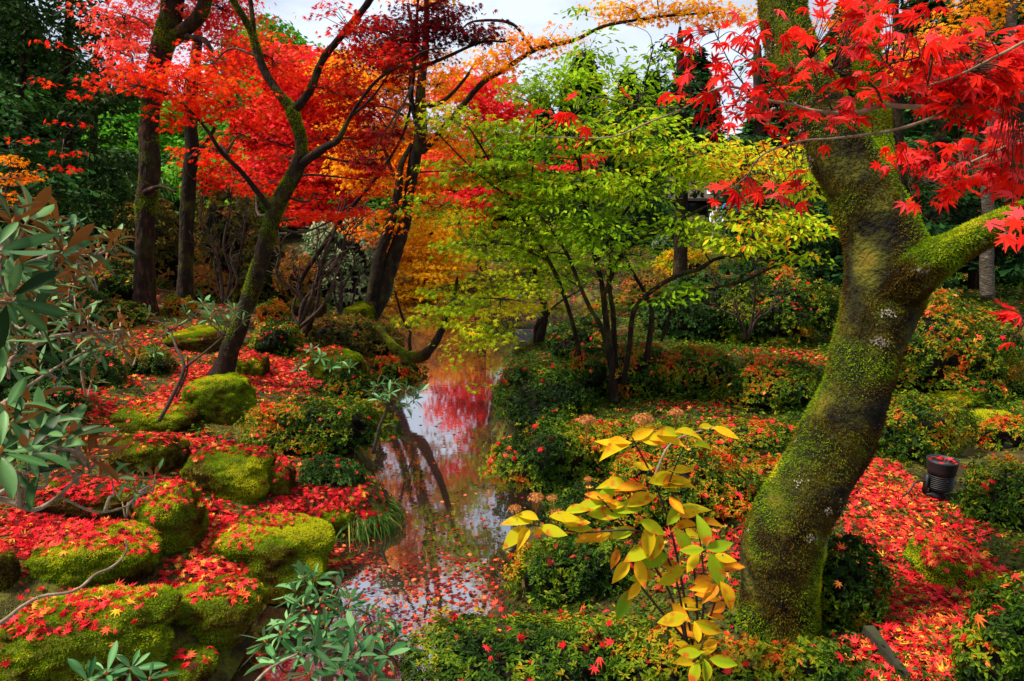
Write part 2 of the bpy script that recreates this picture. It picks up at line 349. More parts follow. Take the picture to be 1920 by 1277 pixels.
def bvh_add(v, f, kind):
    global BN
    f = np.asarray(f)
    if f.shape[1] == 4: f = np.vstack([f[:, [0, 1, 2]], f[:, [0, 2, 3]]])
    BV.append(np.asarray(v)); BF.append(f+BN); BKIND.append(np.full(len(f), kind)); BN += len(v)

# water sheet
m, t, o = newmat('pond_water'); L = t.links
gl = t.nodes.new('ShaderNodeBsdfGlossy'); gl.inputs['Roughness'].default_value = .015; gl.inputs['Color'].default_value = (.93, .95, .97, 1)
p = t.nodes.new('ShaderNodeBsdfPrincipled'); p.inputs['Base Color'].default_value = (.018, .007, .004, 1); p.inputs['Roughness'].default_value = .3
tcn = t.nodes.new('ShaderNodeTexCoord'); mp = t.nodes.new('ShaderNodeMapping'); mp.inputs['Scale'].default_value = (1, 2.2, 1); L.new(tcn.outputs['Object'], mp.inputs['Vector'])
nn = t.nodes.new('ShaderNodeTexNoise'); nn.inputs['Scale'].default_value = 8; nn.inputs['Detail'].default_value = 3; L.new(mp.outputs['Vector'], nn.inputs['Vector'])
bp = t.nodes.new('ShaderNodeBump'); bp.inputs['Strength'].default_value = .03; bp.inputs['Distance'].default_value = .012; L.new(nn.outputs['Fac'], bp.inputs['Height'])
fr = t.nodes.new('ShaderNodeFresnel'); fr.inputs['IOR'].default_value = 1.33; L.new(bp.outputs['Normal'], gl.inputs['Normal']); L.new(bp.outputs['Normal'], p.inputs['Normal'])
ma = t.nodes.new('ShaderNodeMath'); ma.operation = 'MULTIPLY_ADD'; ma.inputs[1].default_value = .7; ma.inputs[2].default_value = .45; ma.use_clamp = True
L.new(fr.outputs['Fac'], ma.inputs[0]); ms = t.nodes.new('ShaderNodeMixShader'); L.new(ma.outputs['Value'], ms.inputs['Fac']); L.new(p.outputs['BSDF'], ms.inputs[1]); L.new(gl.outputs['BSDF'], ms.inputs[2])
L.new(ms.outputs['Shader'], o.inputs['Surface']); WATER = m
wx = np.linspace(-12, 12, 60); wy = np.linspace(-3, 24, 80); X, Y = np.meshgrid(wx, wy)
keep_n = sdf(X, Y) < .9
i = (np.arange(79)[:, None]*60+np.arange(59)[None]); ok = keep_n[:-1, :-1] | keep_n[1:, :-1] | keep_n[:-1, 1:] | keep_n[1:, 1:]
i = i[ok]; mb = MB(); mb.add(np.stack([X, Y, 0*X], -1).reshape(-1, 3), np.stack([i, i+1, i+61, i+60], -1)); w = mb.build('water', WATER); w['kind'] = 'structure'

# ------------------------------------------------------------ rocks and moss
import bmesh
_ico = {}
def ico(sub):
    if sub not in _ico:
        b = bmesh.new(); bmesh.ops.create_icosphere(b, subdivisions=sub, radius=1)
        b.verts.ensure_lookup_table()
        _ico[sub] = (np.array([v.co[:] for v in b.verts]), np.array([[v.index for v in f.verts] for f in b.faces])); b.free()
    return _ico[sub]
def sample(V, Fc, n, rs=RS):
    if Fc.shape[1] == 4: Fc = np.vstack([Fc[:, [0, 1, 2]], Fc[:, [0, 2, 3]]])
    a, b, c = V[Fc[:, 0]], V[Fc[:, 1]], V[Fc[:, 2]]; N = np.cross(b-a, c-a); A = np.linalg.norm(N, axis=1)/2
    k = rs.choice(len(Fc), n, p=A/A.sum()); r1, r2 = np.sqrt(rs.rand(n, 1)), rs.rand(n, 1)
    return a[k]*(1-r1)+b[k]*(r1*(1-r2))+c[k]*(r1*r2), nrm(N[k]), A.sum()
T_BLADE = (np.array([[-.2, 0, 0], [.2, 0, 0], [.02, 1, -.15]]), np.array([[0, 1, 2]]))
def area_of(V, Fc):
    if Fc.shape[1] == 4: Fc = np.vstack([Fc[:, [0, 1, 2]], Fc[:, [0, 2, 3]]])
    a, b, c = V[Fc[:, 0]], V[Fc[:, 1]], V[Fc[:, 2]]; return (np.linalg.norm(np.cross(b-a, c-a), axis=1)/2).sum()
def moss(V, Fc, size, tint=.55, cover=1.6, cap=110000, thr=-1.1, lean=.5, seed=0, zmin=-.55):
    A = area_of(V, Fc); n = int(min(cap, cover*A/(size*size*.2)))
    P, N, _ = sample(V, Fc, n)
    nz = fbm(P*3.2, seed+5, 3); keep = (N[:, 2]+.35*nz > zmin) & (nz+.16*RS.normal(size=n) > thr); P, N, nz = P[keep], N[keep], nz[keep]; n = len(P)
    D = nrm(N+RS.normal(size=(n, 3))*lean+np.array([0, 0, -.15])); mb = MB()
    t = tint+.62*nz+.20*fbm(P*13, seed+9, 2)+RS.normal(size=n)*.05+.42*(N[:, 2]-.45)  # patchy moss tones, plus top-light shading put into the tint: bright tops, browner sides
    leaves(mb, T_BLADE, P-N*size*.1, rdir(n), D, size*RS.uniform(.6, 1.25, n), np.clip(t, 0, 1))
    return mb
ROCKN = [0]
def rock(u0, v0, u1, v1, label, hf=.6, tint=.52, e=.86, rz=0, amp=.17, name='mossy_rock', mat=None, cat='rock', base=None, mthr=-1.1, sink=.1, group='mossy rocks on the banks', cover=1.5, deep=None):
    ROCKN[0] += 1; sd = ROCKN[0]; c_, h_ = (u0+u1)/2, (u1-u0)/2*.95; u0, u1 = c_-h_, c_+h_; v1 -= (v1-v0)*.05
    b = G((u0+u1)/2, v1) if base is None else np.array(base, float)
    s = px((u0+u1)/2, v1, b[1]); Wd = (u1-u0)*s; vh = (v1-v0)*s; a = math.atan2(CZ-b[2], b[1])
    hf *= .88; H = hf*vh; Dp = deep*Wd if deep else np.clip((vh-H*math.cos(a))/math.sin(a), .55*Wd, 1.2*Wd); H = max(.3*vh, (vh-Dp*math.sin(a))/math.cos(a)); H = max(H, .12*Wd)
    V, Fc = ico(5); P = np.sign(V)*np.abs(V)**e; P = P/np.max(np.abs(P), axis=1, keepdims=True)**.25
    mxx = np.abs(P).max(axis=0); P = P/mxx
    n0 = nrm(P); P = P*(1+amp*fbm(n0*1.5, sd*3, 3)[:, None]+.035*fbm(n0*7, sd*5, 2)[:, None])
    P = P*np.array([Wd/2, Dp/2, 1]); P[:, 2] = np.where(P[:, 2] > 0, P[:, 2]*H*.65, P[:, 2]*(H*.35+sink))
    c, s_ = math.cos(rz), math.sin(rz); P = P@np.array([[c, s_, 0], [-s_, c, 0], [0, 0, 1]])
    ctr = np.array([b[0], b[1]+Dp/2*.92, b[2]+H*.35]); P = P+ctr
    root = empty(name, (ctr[0], ctr[1], b[2]), label, cat, group)
    mb = MB(); mb.add(P, Fc); mb.build('stone', mat or MOSSR, root)
    if cover > 0:
        sz = max(.014, 2.4*px(960, 700, ctr[1])); cover = cover*1.8
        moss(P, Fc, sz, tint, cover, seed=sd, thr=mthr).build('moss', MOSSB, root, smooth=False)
    bvh_add(P, Fc, 1); return root

rock(-45, 1082, 268, 1290, 'largest moss boulder in the bottom left corner, red leaves along its upper left side', .55, .5, rz=.25)
rock(283, 1072, 471, 1206, 'round drum shaped bright moss rock with a row of red leaves on top', .6, .62, e=.85)
rock(188, 1207, 383, 1290, 'low moss rock cut off by the bottom edge, below the round drum shaped rock', .6, .5)
rock(350, 938, 588, 1110, 'long flat moss rock almost covered with fallen red leaves, at the edge of the stream', .55, .58, e=.62, rz=-.2)
rock(20, 968, 252, 1110, 'moss rock half covered with red leaves, above the largest corner boulder', .6, .42, rz=.2)
rock(240, 888, 352, 1046, 'tall narrow moss rock with dark sides, left of the long flat rock', .75, .45)
rock(316, 822, 492, 940, 'bright green domed moss rock behind the long flat rock', .65, .72, e=.8)
rock(486, 862, 543, 934, 'small moss rock tucked against the bright green domed rock', .7, .55)
rock(560, 912, 662, 1008, 'moss rock at the water edge beside the grassy sedge tuft', .65, .6)
rock(190, 795, 318, 893, 'moss rock with a bare grey stone side, behind the tall narrow rock', .6, .5)
rock(330, 678, 452, 800, 'bright moss hummock on the slope below the leaning maple', .6, .66, e=.9)
rock(190, 740, 345, 815, 'dark green moss bank rock left of the bright hummock on the slope', .6, .4)
rock(434, 660, 490, 708, 'small moss rock just right of the foot of the leaning maple', .7, .42)
rock(296, 600, 412, 662, 'rounded moss hummock behind the leaning maple foot on the left slope', .6, .46, e=.9)
rock(388, 538, 437, 566, 'small moss hummock right of the second dark trunk', .6, .55, e=.95)
rock(528, 550, 602, 596, 'moss hummock dusted with orange leaves under the bare shrubs', .6, .45, e=.95)
rock(-30, 1030, 14, 1112, 'moss rock cut off by the left edge of the picture', .7, .4)
rock(-45, 1232, 38, 1300, 'yellow green moss rock cut off by the bottom left corner', .6, .66)
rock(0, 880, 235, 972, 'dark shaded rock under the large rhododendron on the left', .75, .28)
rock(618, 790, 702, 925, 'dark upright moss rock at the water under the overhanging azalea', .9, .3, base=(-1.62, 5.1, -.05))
rock(560, 645, 678, 722, 'dark moss rock on the bank left of the pond mouth', .85, .3)
rock(640, 560, 700, 640, 'mossy bank stone at the foot of the forked orange maple', .7, .3)
rock(1752, 988, 1872, 1112, 'yellow green mossy rock with a crease, in the red leaves on the right', .5, .78, e=.8)
rock(1832, 893, 1880, 978, 'small upright moss rock just right of the spotlight', .75, .55)
rock(1772, 728, 1868, 765, 'flat moss ledge on the right slope, upper of two', .6, .7)
rock(1838, 764, 1925, 806, 'flat moss ledge on the right slope, lower of two', .6, .7)
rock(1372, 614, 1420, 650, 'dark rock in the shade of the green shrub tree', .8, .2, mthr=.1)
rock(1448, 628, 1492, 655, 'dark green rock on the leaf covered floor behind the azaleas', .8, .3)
rock(1150, 722, 1174, 748, 'small pale bare stone at the foot of the multi stemmed shrub tree', .8, 0, mat=STONE, cover=0, name='bare_stone')
rock(964, 608, 1004, 624, 'grey flat stone rising from the pond water', .6, 0, mat=GREYSTONE, cover=0, name='pond_stone', cat='stone', base=(*at(984, 622, 12.0)[:2], -.02), deep=.35)
rock(1020, 604, 1062, 616, 'second grey stone in the pond, closer to the small pond maple', .6, 0, mat=GREYSTONE, cover=0, name='pond_stone', cat='stone', base=(*at(1040, 616, 12.3)[:2], -.02), deep=.3)
rock(960, 548, 988, 560, 'pale stone on the far pond shore', .6, 0, mat=GREYSTONE, cover=0, name='shore_stone', cat='stone')
rock(1760, 525, 1795, 540, 'blue grey stone seen under the big maple limb on the right', .8, 0, mat=GREYSTONE, cover=0, name='bare_stone')
# dark slab on edge by the trunk
b = G(1660, 1277); mb = MB(); s = px(1660, 1277, b[1]); Vs = []
P0 = G(1622, 1188); P1 = G(1700, 1290)
box(mb, (0, 0, 0), (.95*np.linalg.norm(P1-P0), .045, .17), taper=.9)
v = mb.v[0]; an = math.atan2(P1[1]-P0[1], P1[0]-P0[0]); ca, sa = math.cos(an), math.sin(an)
v = v@np.array([[ca, sa, 0], [-sa, ca, 0], [0, 0, 1]])+(P0+P1)/2+np.array([0, 0, -.03]); mb.v[0] = v+.01*fbm(v*9, 3)[:, None]
o = mb.build('stone_slab', CONC, smooth=False, loc=(P0+P1)/2); tag(o, 'dark stone slab set on edge in the ground, right of the mossy trunk foot', 'stone slab')

# ------------------------------------------------------------ clipped azaleas and other rounded shrubs
def shrub(u0, v0, u1, v1, label, mat=None, tint=.4, spread=.24, leaf=None, cover=1.9, hf=.6, cat='shrub', name='azalea_bush', group='clipped azalea mounds', base=None, patch=.36, e=1.0, deep=None, tpl=None, amp=.27, Y=None):
    ROCKN[0] += 1; sd = ROCKN[0]
    if Y is None: c_, h_ = (u0+u1)/2, (u1-u0)/2*1.13; u0, u1 = c_-h_, c_+h_; v0 -= (v1-v0)*.03; v1 += (v1-v0)*.07
    if base is not None: b = np.array(base, float)
    elif Y is not None:
        b = at((u0+u1)/2, v1, Y)
    else: b = G((u0+u1)/2, v1)
    s = px((u0+u1)/2, v1, b[1]); Wd = (u1-u0)*s; vh = (v1-v0)*s; a = max(.05, math.atan2(CZ-b[2], b[1]))
    H = hf*vh; Dp = deep*Wd if deep else np.clip((vh-H*math.cos(a))/math.sin(a), .5*Wd, 1.1*Wd); H = max(.35*vh, (vh-Dp*math.sin(a))/math.cos(a))
    V, Fc = ico(4); P = np.sign(V)*np.abs(V)**e; P = P/np.abs(P).max(axis=0); n0 = nrm(P)
    P = P*(1+amp*fbm(n0*1.9, sd*3, 3)[:, None]+.07*fbm(n0*6, sd, 2)[:, None])
    P = P*np.array([Wd/2, Dp/2, 1]); P[:, 2] = np.where(P[:, 2] > 0, P[:, 2]*H*.7, P[:, 2]*(H*.3+.1))
    ctr = np.array([b[0], b[1]+Dp/2*.9, b[2]+H*.3])
    gz = float(height(ctr[0], ctr[1])); root = empty(name, (ctr[0], ctr[1], b[2]), label, cat, group)
    mb = MB(); mb.add(P*.72+ctr-np.array([0, 0, .04]), Fc); mb.build('inner_shade_core', CORE, root)  # solid dark dome added as a blocker, standing in for the shaded inside
    lf = leaf or max(.023, 5.0*px(960, 640, ctr[1]))
    A = area_of(P, Fc)*.75; tp = tpl or T_OVAL; la = lf*lf*.28
    m = 6; nr = int(min(60000, cover*A/la)/m)
    C, N, _ = sample(P, Fc, int(nr*1.4)); kk = (C[:, 2] > -.05-.2*H) & (N[:, 2] > -.5); C, N = C[kk][:nr], N[kk][:nr]; nr = len(C)
    dep = RS.rand(nr)**2*.13; C = C*(1-dep)[:, None]+ctr+N*lf*.2
    q_ = fbm(C*3.4/max(.4, Wd*.5), sd+2, 2) > -.62; C, N = C[q_], N[q_]; nr = len(C); st_ = RS.rand(nr) < .07; C = C+N*(st_*RS.uniform(.02, .12, nr)*min(1, Wd))[:, None]
    nz = 1.3*fbm(C*2.6/max(.5, Wd*.4), sd+4, 3)
    tc = tint+patch*nz+RS.normal(size=nr)*spread*.5
    C2 = np.repeat(C, m, 0); N2 = np.repeat(nrm(N+.35*rdir(nr)+np.array([0, 0, .25])), m, 0); n = nr*m
    D = nrm(N2*.55+rdir(n)*1.0); LN = nrm(N2+.4*rdir(n))
    mb = MB(); leaves(mb, tp, C2+rdir(n)*lf*.25, LN, D, lf*RS.uniform(.65, 1.2, n), np.clip(.04+np.repeat(tc, m)+RS.normal(size=n)*spread*.5, 0, 1))
    mb.build('foliage', mat or AZAL, root, smooth=False)
    bvh_add(P*.97+ctr, Fc, 2); return root

shrub(448, 708, 702, 852, 'yellow green azalea spilling over the stream bank, dotted with red leaves', tint=.52, hf=.65)
shrub(565, 578, 692, 655, 'brown green azalea mound on the left bank below the forked orange maple', BROWNSH, .35, hf=.7)
shrub(650, 602, 742, 668, 'olive azalea mound at the pond mouth on the left', BROWNSH, .3, hf=.7)
shrub(688, 655, 792, 712, 'low azalea thick with red leaves under the bent mossy branch', AZAL, .6, hf=.6, patch=.5)
shrub(128, 478, 236, 562, 'dark rounded shrub with orange tips left of the first dark trunk', AZAL, .35, hf=.8)
shrub(20, 520, 150, 620, 'dark low shrub behind the large rhododendron', DARKG, .5, hf=.8)
shrub(462, 596, 552, 662, 'dark olive bush just right of the leaning maple trunk', AZAL, .25, hf=.8)
shrub(600, 690, 705, 755, 'dark bush on the bank above the small rhododendron bunch', AZAL, .2, hf=.75)
shrub(60, 640, 200, 720, 'dark green bush low behind the pale bare limb on the left', DARKG, .6, hf=.75)
shrub(210, 640, 300, 700, 'olive bush left of the rounded moss hummock', AZAL, .35, hf=.7)
shrub(-20, 700, 120, 790, 'dark bush at the left edge above the near rhododendron', DARKG, .5, hf=.8)
shrub(570, 845, 668, 915, 'shaded dark green bush below the spilling azalea', DARKG, .55, hf=.8)
shrub(1040, 596, 1150, 668, 'dark azalea at the pond edge right of the small pond maple', tint=.2, hf=.75)
shrub(1190, 640, 1285, 722, 'brownish azalea between the shrub tree stems and the pink topped mound', BROWNSH, .25, hf=.75)
shrub(1100, 545, 1230, 606, 'mid green shrub on the far shore seen between the shrub tree stems', AZAL, .45, name='dark_shrub', group='shrubs on the far shore', Y=15, hf=.9)
shrub(980, 545, 1080, 590, 'low olive shrub on the far shore behind the small pond maple', BROWNSH, .3, name='dark_shrub', group='shrubs on the far shore', Y=19.5, hf=.9)
shrub(-90, 560, 90, 770, 'dark evergreen bush close behind the large rhododendron at the left edge', DARKG, .4, hf=.85)
shrub(150, 556, 245, 612, 'low olive bush left of the foot of the thick dark trunk', AZAL, .4, hf=.75)
shrub(300, 552, 345, 590, 'tiny olive bush between the two dark trunks', AZAL, .45, hf=.75)
shrub(480, 560, 530, 610, 'small reddish azalea right of the leaning maple', AZAL, .7, hf=.75)
shrub(932, 668, 1110, 806, 'darkest green azalea mass at the water on the right bank', tint=.12, spread=.15, hf=.75)
shrub(1080, 620, 1262, 742, 'dark azalea around the foot of the multi stemmed shrub tree', tint=.36, hf=.7)
shrub(930, 762, 1140, 925, 'deep green azalea mound overhanging the stream below the darkest one', tint=.40, spread=.15, hf=.7)
shrub(975, 985, 1190, 1128, 'green azalea mound at the stream edge under the yellow leaved hydrangea', tint=.42, spread=.15, hf=.65)
shrub(1040, 880, 1260, 1010, 'azalea mound behind the yellow hydrangea stems', tint=.38, hf=.6)
shrub(1180, 800, 1440, 985, 'broad azalea mound with orange leaf tips left of the mossy trunk', tint=.5, spread=.3, hf=.6, patch=.4)
shrub(1060, 768, 1290, 860, 'azalea mound with rust coloured tips above the hydrangea', tint=.42, spread=.25, hf=.6)
shrub(1260, 768, 1530, 850, 'green azalea mound reaching the mossy trunk at mid height', tint=.4, spread=.25, hf=.6)
shrub(770, 1128, 1260, 1330, 'large green azalea at the bottom edge with big red leaves lying on it', tint=.42, spread=.15, hf=.6, deep=.5)
shrub(1180, 1160, 1480, 1330, 'green azalea at the bottom edge directly left of the trunk foot', tint=.42, spread=.15, hf=.55, deep=.5)
shrub(1440, 1192, 1625, 1330, 'azalea at the bottom edge in front of the trunk foot', tint=.36, spread=.18, hf=.5, deep=.5)
shrub(1258, 632, 1402, 745, 'rounded azalea mound with one cluster of pink red leaves on top', tint=.45, hf=.7)
shrub(1385, 648, 1560, 768, 'rounded azalea mound touching the left side of the mossy trunk', tint=.46, hf=.7)
shrub(1545, 965, 1672, 1170, 'dark green azalea directly right of the mossy trunk foot', tint=.42, spread=.2, hf=.6)
shrub(1655, 690, 1840, 862, 'azalea mound behind the spotlight, dotted with red leaves', tint=.44, hf=.55)
shrub(1700, 505, 1960, 742, 'big azalea dome at the upper right edge with reddish leaf tips', tint=.48, spread=.3, hf=.6, patch=.3)
shrub(1745, 430, 1960, 535, 'dark azalea behind the big dome, under the long mossy limb', tint=.28, hf=.7)
shrub(1835, 676, 1985, 742, 'azalea at the right edge just above the upper moss ledge', tint=.4, hf=.6)
shrub(1862, 770, 1990, 836, 'azalea at the right edge directly below the moss ledges', tint=.42, hf=.6)
shrub(1420, 850, 1500, 905, 'small orange tipped azalea pressed against the left side of the mossy trunk', tint=.6, hf=.6)
shrub(1868, 830, 1985, 985, 'azalea at the right edge beside the small upright rock', tint=.3, hf=.6)
shrub(1868, 1075, 2010, 1330, 'green azalea filling the bottom right corner', tint=.3, spread=.18, hf=.55)
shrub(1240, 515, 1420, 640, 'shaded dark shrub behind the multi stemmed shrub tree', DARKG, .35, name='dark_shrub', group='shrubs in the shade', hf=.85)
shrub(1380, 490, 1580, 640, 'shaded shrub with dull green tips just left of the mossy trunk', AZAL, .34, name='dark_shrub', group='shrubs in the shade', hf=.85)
shrub(1172, 500, 1262, 592, 'tall rounded topiary shrub with pinkish orange leaves', BROWNSH, .75, spread=.35, name='topiary_shrub', group='shrubs on the far shore', Y=13, hf=.9)
shrub(1240, 462, 1350, 535, 'tiered shrub with orange and pale green leaves on the far bank', GREENYEL, .7, spread=.5, name='topiary_shrub', group='shrubs on the far shore', Y=16, hf=.9)
shrub(1225, 440, 1262, 480, 'small blue green rounded shrub behind the green leaves', GREYG, .4, name='topiary_shrub', group='shrubs on the far shore', Y=19, hf=.9)
shrub(796, 506, 846, 556, 'clipped round olive green shrub on the far pond shore', GREYG, .4, name='topiary_shrub', group='shrubs on the far shore', Y=20, hf=.9, cover=2.2)
shrub(866, 538, 966, 566, 'low pale green hedge mound on the far pond shore', GREYG, .75, name='topiary_shrub', group='shrubs on the far shore', Y=20, hf=.9)
shrub(880, 470, 1010, 556, 'dark shrub behind the pale hedge mound on the far shore', DARKG, .45, name='dark_shrub', group='shrubs on the far shore', Y=22, hf=.95)
shrub(1010, 500, 1180, 575, 'dark green shrub on the far shore behind the shrub tree stems', DARKG, .6, name='dark_shrub', group='shrubs on the far shore', Y=21, hf=.95)
shrub(676, 468, 735, 530, 'vivid green rounded shrub between the orange leaves and the grey green mass', BRIGHTG, .45, name='topiary_shrub', group='shrubs on the far shore', Y=17, hf=.95)
shrub(700, 530, 760, 582, 'dark blue green rounded shrub at the pond edge below the orange leaves', DARKG, .75, name='dark_shrub', group='shrubs on the far shore', Y=18, hf=.95)
shrub(548, 395, 722, 580, 'large grey green variegated shrub behind the bare branched shrub', GREYG, .6, spread=.4, name='rhododendron_mass', group='shrubs in the background', Y=14, hf=.95, leaf=.11)
shrub(510, 474, 585, 560, 'shrub topped with orange leaves behind the leaning maple', BROWNSH, .8, name='azalea_bush', group='shrubs in the background', Y=11.5, hf=.9)
shrub(350, 340, 480, 570, 'bronze leaved rhododendron behind the two dark trunks', BROWNSH, .35, spread=.3, name='rhododendron_mass', group='shrubs in the background', Y=13, hf=.95, leaf=.12)
shrub(195, 370, 350, 580, 'olive and bronze shrub between the two dark trunks', BROWNSH, .3, spread=.35, name='rhododendron_mass', group='shrubs in the background', Y=13.5, hf=.95, leaf=.10)
shrub(330, 500, 420, 560, 'pinkish low shrub behind the second dark trunk', BROWNSH, .8, name='azalea_bush', group='shrubs in the background', Y=12, hf=.9)
shrub(440, 440, 560, 580, 'dark olive shrub directly behind the leaning maple trunk', BROWNSH, .15, spread=.3, name='rhododendron_mass', group='shrubs in the background', Y=12.5, hf=.95, leaf=.1)
shrub(290, 235, 520, 440, 'bright green yew like mass seen between the left trunks', BRIGHTG, .45, spread=.3, name='yew_mass', group='shrubs in the background', Y=19, hf=.95, leaf=.14, tpl=T_FIR)
shrub(600, 330, 800, 470, 'bright green shrub behind the scarlet leaves in the middle distance', BRIGHTG, .4, spread=.3, name='yew_mass', group='shrubs in the background', Y=24, hf=.95, leaf=.16, tpl=T_FIR)
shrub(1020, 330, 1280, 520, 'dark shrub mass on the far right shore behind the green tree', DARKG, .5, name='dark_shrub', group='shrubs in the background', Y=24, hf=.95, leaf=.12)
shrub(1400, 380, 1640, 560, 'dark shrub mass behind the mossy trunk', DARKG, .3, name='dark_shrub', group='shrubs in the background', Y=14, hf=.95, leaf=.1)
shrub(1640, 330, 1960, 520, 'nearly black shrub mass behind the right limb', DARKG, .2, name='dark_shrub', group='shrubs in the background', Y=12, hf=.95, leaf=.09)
shrub(760, 400, 880, 500, 'brown red clipped shrub behind the orange maple on the far shore', BROWNSH, .7, name='topiary_shrub', group='shrubs in the background', Y=26, hf=.95, leaf=.12)

# ------------------------------------------------------------ trees
def P3(path):
    """[(u, v, Y, width_px)...] -> points, radii"""
    P = np.array([at(a[0], a[1], a[2]) for a in path]); r = np.array([a[3]*px(a[0], a[1], a[2])/2*(.82 if a[3] < 80 else .95) for a in path]); return P, r
def tree(name, label, cat, trunk, limbs, pads, leafmat_, bark, size, tpl=T_MAPLE5, group=None, twigs=True, bump=.12, flat=.45, tilt=.75, mossy=0, sprayr=.24, m=16, twmat=None, extra=None, padlimb=True, mthr=-.42, mcov=1.3):
    base = at(*trunk[0][:3]); root = empty(name, base, label, cat, group)
    sk = []
    mb = MB(); P, r = P3(trunk); pts, d, c = tube(mb, P, r, 64 if mossy > .011 and r.max() > .15 else 20 if r.max() > .06 else 12, bump=bump, seed=len(label), n=200 if r.max() > .15 and mossy else None); sk.append(np.column_stack([c, np.linspace(r[0], r[-1], len(c))]))
    mb.build('trunk', bark, root)
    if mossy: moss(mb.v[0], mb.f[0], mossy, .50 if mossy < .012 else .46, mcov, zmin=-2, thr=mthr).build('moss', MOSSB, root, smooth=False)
    for l in limbs:
        mb = MB(); P, r = P3(l); _, _, c = tube(mb, P, r, 10, bump=bump, seed=int(l[0][0])); sk.append(np.column_stack([c, np.linspace(r[0], r[-1], len(c))]))
        mb.build('branch', bark, root)
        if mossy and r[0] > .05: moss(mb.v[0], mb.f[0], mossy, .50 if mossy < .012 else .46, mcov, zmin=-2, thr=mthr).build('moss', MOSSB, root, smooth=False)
    SK = np.vstack(sk)
    lm = MB(); tw = MB()
    for pd in pads:
        u, v, Yc, ru, rv, rY, cov, tint, spr = pd[:9]
        c = at(u, v, Yc); s = px(u, v, Yc); ax3 = np.array([ru*s, rY, rv*s])
        area = math.pi*ax3[0]*ax3[2]; nl = int(cov*DENS*area/(size*size*.42)); ns = max(2, nl//m)
        q = rdir(ns)*(RS.rand(ns, 1)**(1/2.3)); C = c+q*ax3
        dd = np.linalg.norm(SK[:, :3]-c, axis=1)-.25*(SK[:, 2] < c[2]); k = np.argmin(dd); st = SK[k, :3]; L = np.linalg.norm(c-st)
        pb = [st]
        if padlimb and L > .15:
            mid = (st+c)/2+RS.normal(size=3)*L*.08; rr0 = min(SK[k, 3]*.6, .008+.010*L)
            tube(tw, np.array([st, mid, c]), [rr0, rr0*.7, rr0*.35], 6, n=8, bump=.1)
            pb = catmull(np.array([st, mid, c]), 8)
        pb = np.asarray(pb)
        if twigs:
            for j in range(ns):
                k2 = np.argmin(np.linalg.norm(pb-C[j], axis=1)); a = pb[k2]; l2 = np.linalg.norm(C[j]-a)
                if l2 < .05: continue
                md = (a+C[j])/2+RS.normal(size=3)*l2*.1+np.array([0, 0, .06*l2]); tube(tw, np.array([a, md, C[j]]), [.0045+.002*l2, .003, .0015], 3, n=5)
        az = RS.uniform(0, 2*math.pi, ns); n = ns*m
        off = rdir(n)*np.sqrt(RS.rand(n, 1))*sprayr; off[:, 2] *= .15
        Pp = np.repeat(C, m, 0)+off
        out_ = nrm(off+.6*np.repeat(nrm(C-c), m, 0)*sprayr); D = nrm(out_*np.array([1, 1, .3])+np.array([0, 0, -flat])+.5*rdir(n))
        N = nrm(np.array([0, 0, 1.0])+tilt*rdir(n)+.35*out_)
        nz = fbm(Pp*1.6, len(label), 2); t_ = tint+spr*(.6*nz+.5*RS.normal(size=n))
        leaves(lm, tpl, Pp, N, D, size*RS.uniform(.6, 1.15, n), np.clip(t_, 0, 1))
    if not tw.empty(): tag(tw.build('twigs', twmat or TWIGM, root), kind='stuff')
    if not lm.empty(): lm.build('crown', leafmat_, root, smooth=False)
    return root

DENS = 4.8
# pads: (u, v, Y, ru, rv, rY metres, cover, tint, spread)
# --- big mossy maple at right
T0 = 2.62
tree('mossy_maple', 'big leaning moss covered maple trunk on the right, one limb forking to the right', 'tree',
     [(1462, 1262, T0, 181), (1460, 1200, T0, 157), (1461, 1100, T0, 149), (1465, 1030, T0, 151), (1495, 950, T0, 139), (1527, 895, T0, 138), (1557, 840, T0, 138), (1583, 785, T0, 131), (1606, 730, T0+.02, 120), (1625, 670, T0+.04, 126), (1645, 600, T0+.06, 131), (1657, 545, T0+.08, 140), (1662, 490, T0+.1, 146), (1650, 430, T0+.12, 137), (1622, 370, T0+.15, 128), (1590, 310, T0+.18, 126), (1560, 250, T0+.2, 108), (1530, 190, T0+.25, 104), (1495, 120, T0+.3, 95), (1474, 50, T0+.35, 87), (1462, -30, T0+.4, 84), (1450, -160, T0+.5, 74), (1420, -330, T0+.7, 60)],
     [[(1638, 590, T0+.10, 90), (1662, 548, T0+.06, 128), (1700, 515, T0+.01, 118), (1745, 490, T0-.03, 92), (1790, 466, T0-.05, 76), (1835, 442, T0-.05, 70), (1880, 420, T0-.05, 64), (1920, 402, T0-.05, 60), (1990, 380, T0, 50), (2150, 330, T0, 40)],
      [(1640, 330, T0+.3, 80), (1640, 230, T0+.45, 66), (1628, 130, T0+.55, 58), (1622, 40, T0+.6, 56), (1625, -60, T0+.7, 52), (1660, -250, T0+.8, 40)]],
     [], SCARLET, BARKM, .07, mossy=.012, bump=.07, mthr=-.42, mcov=2.8)
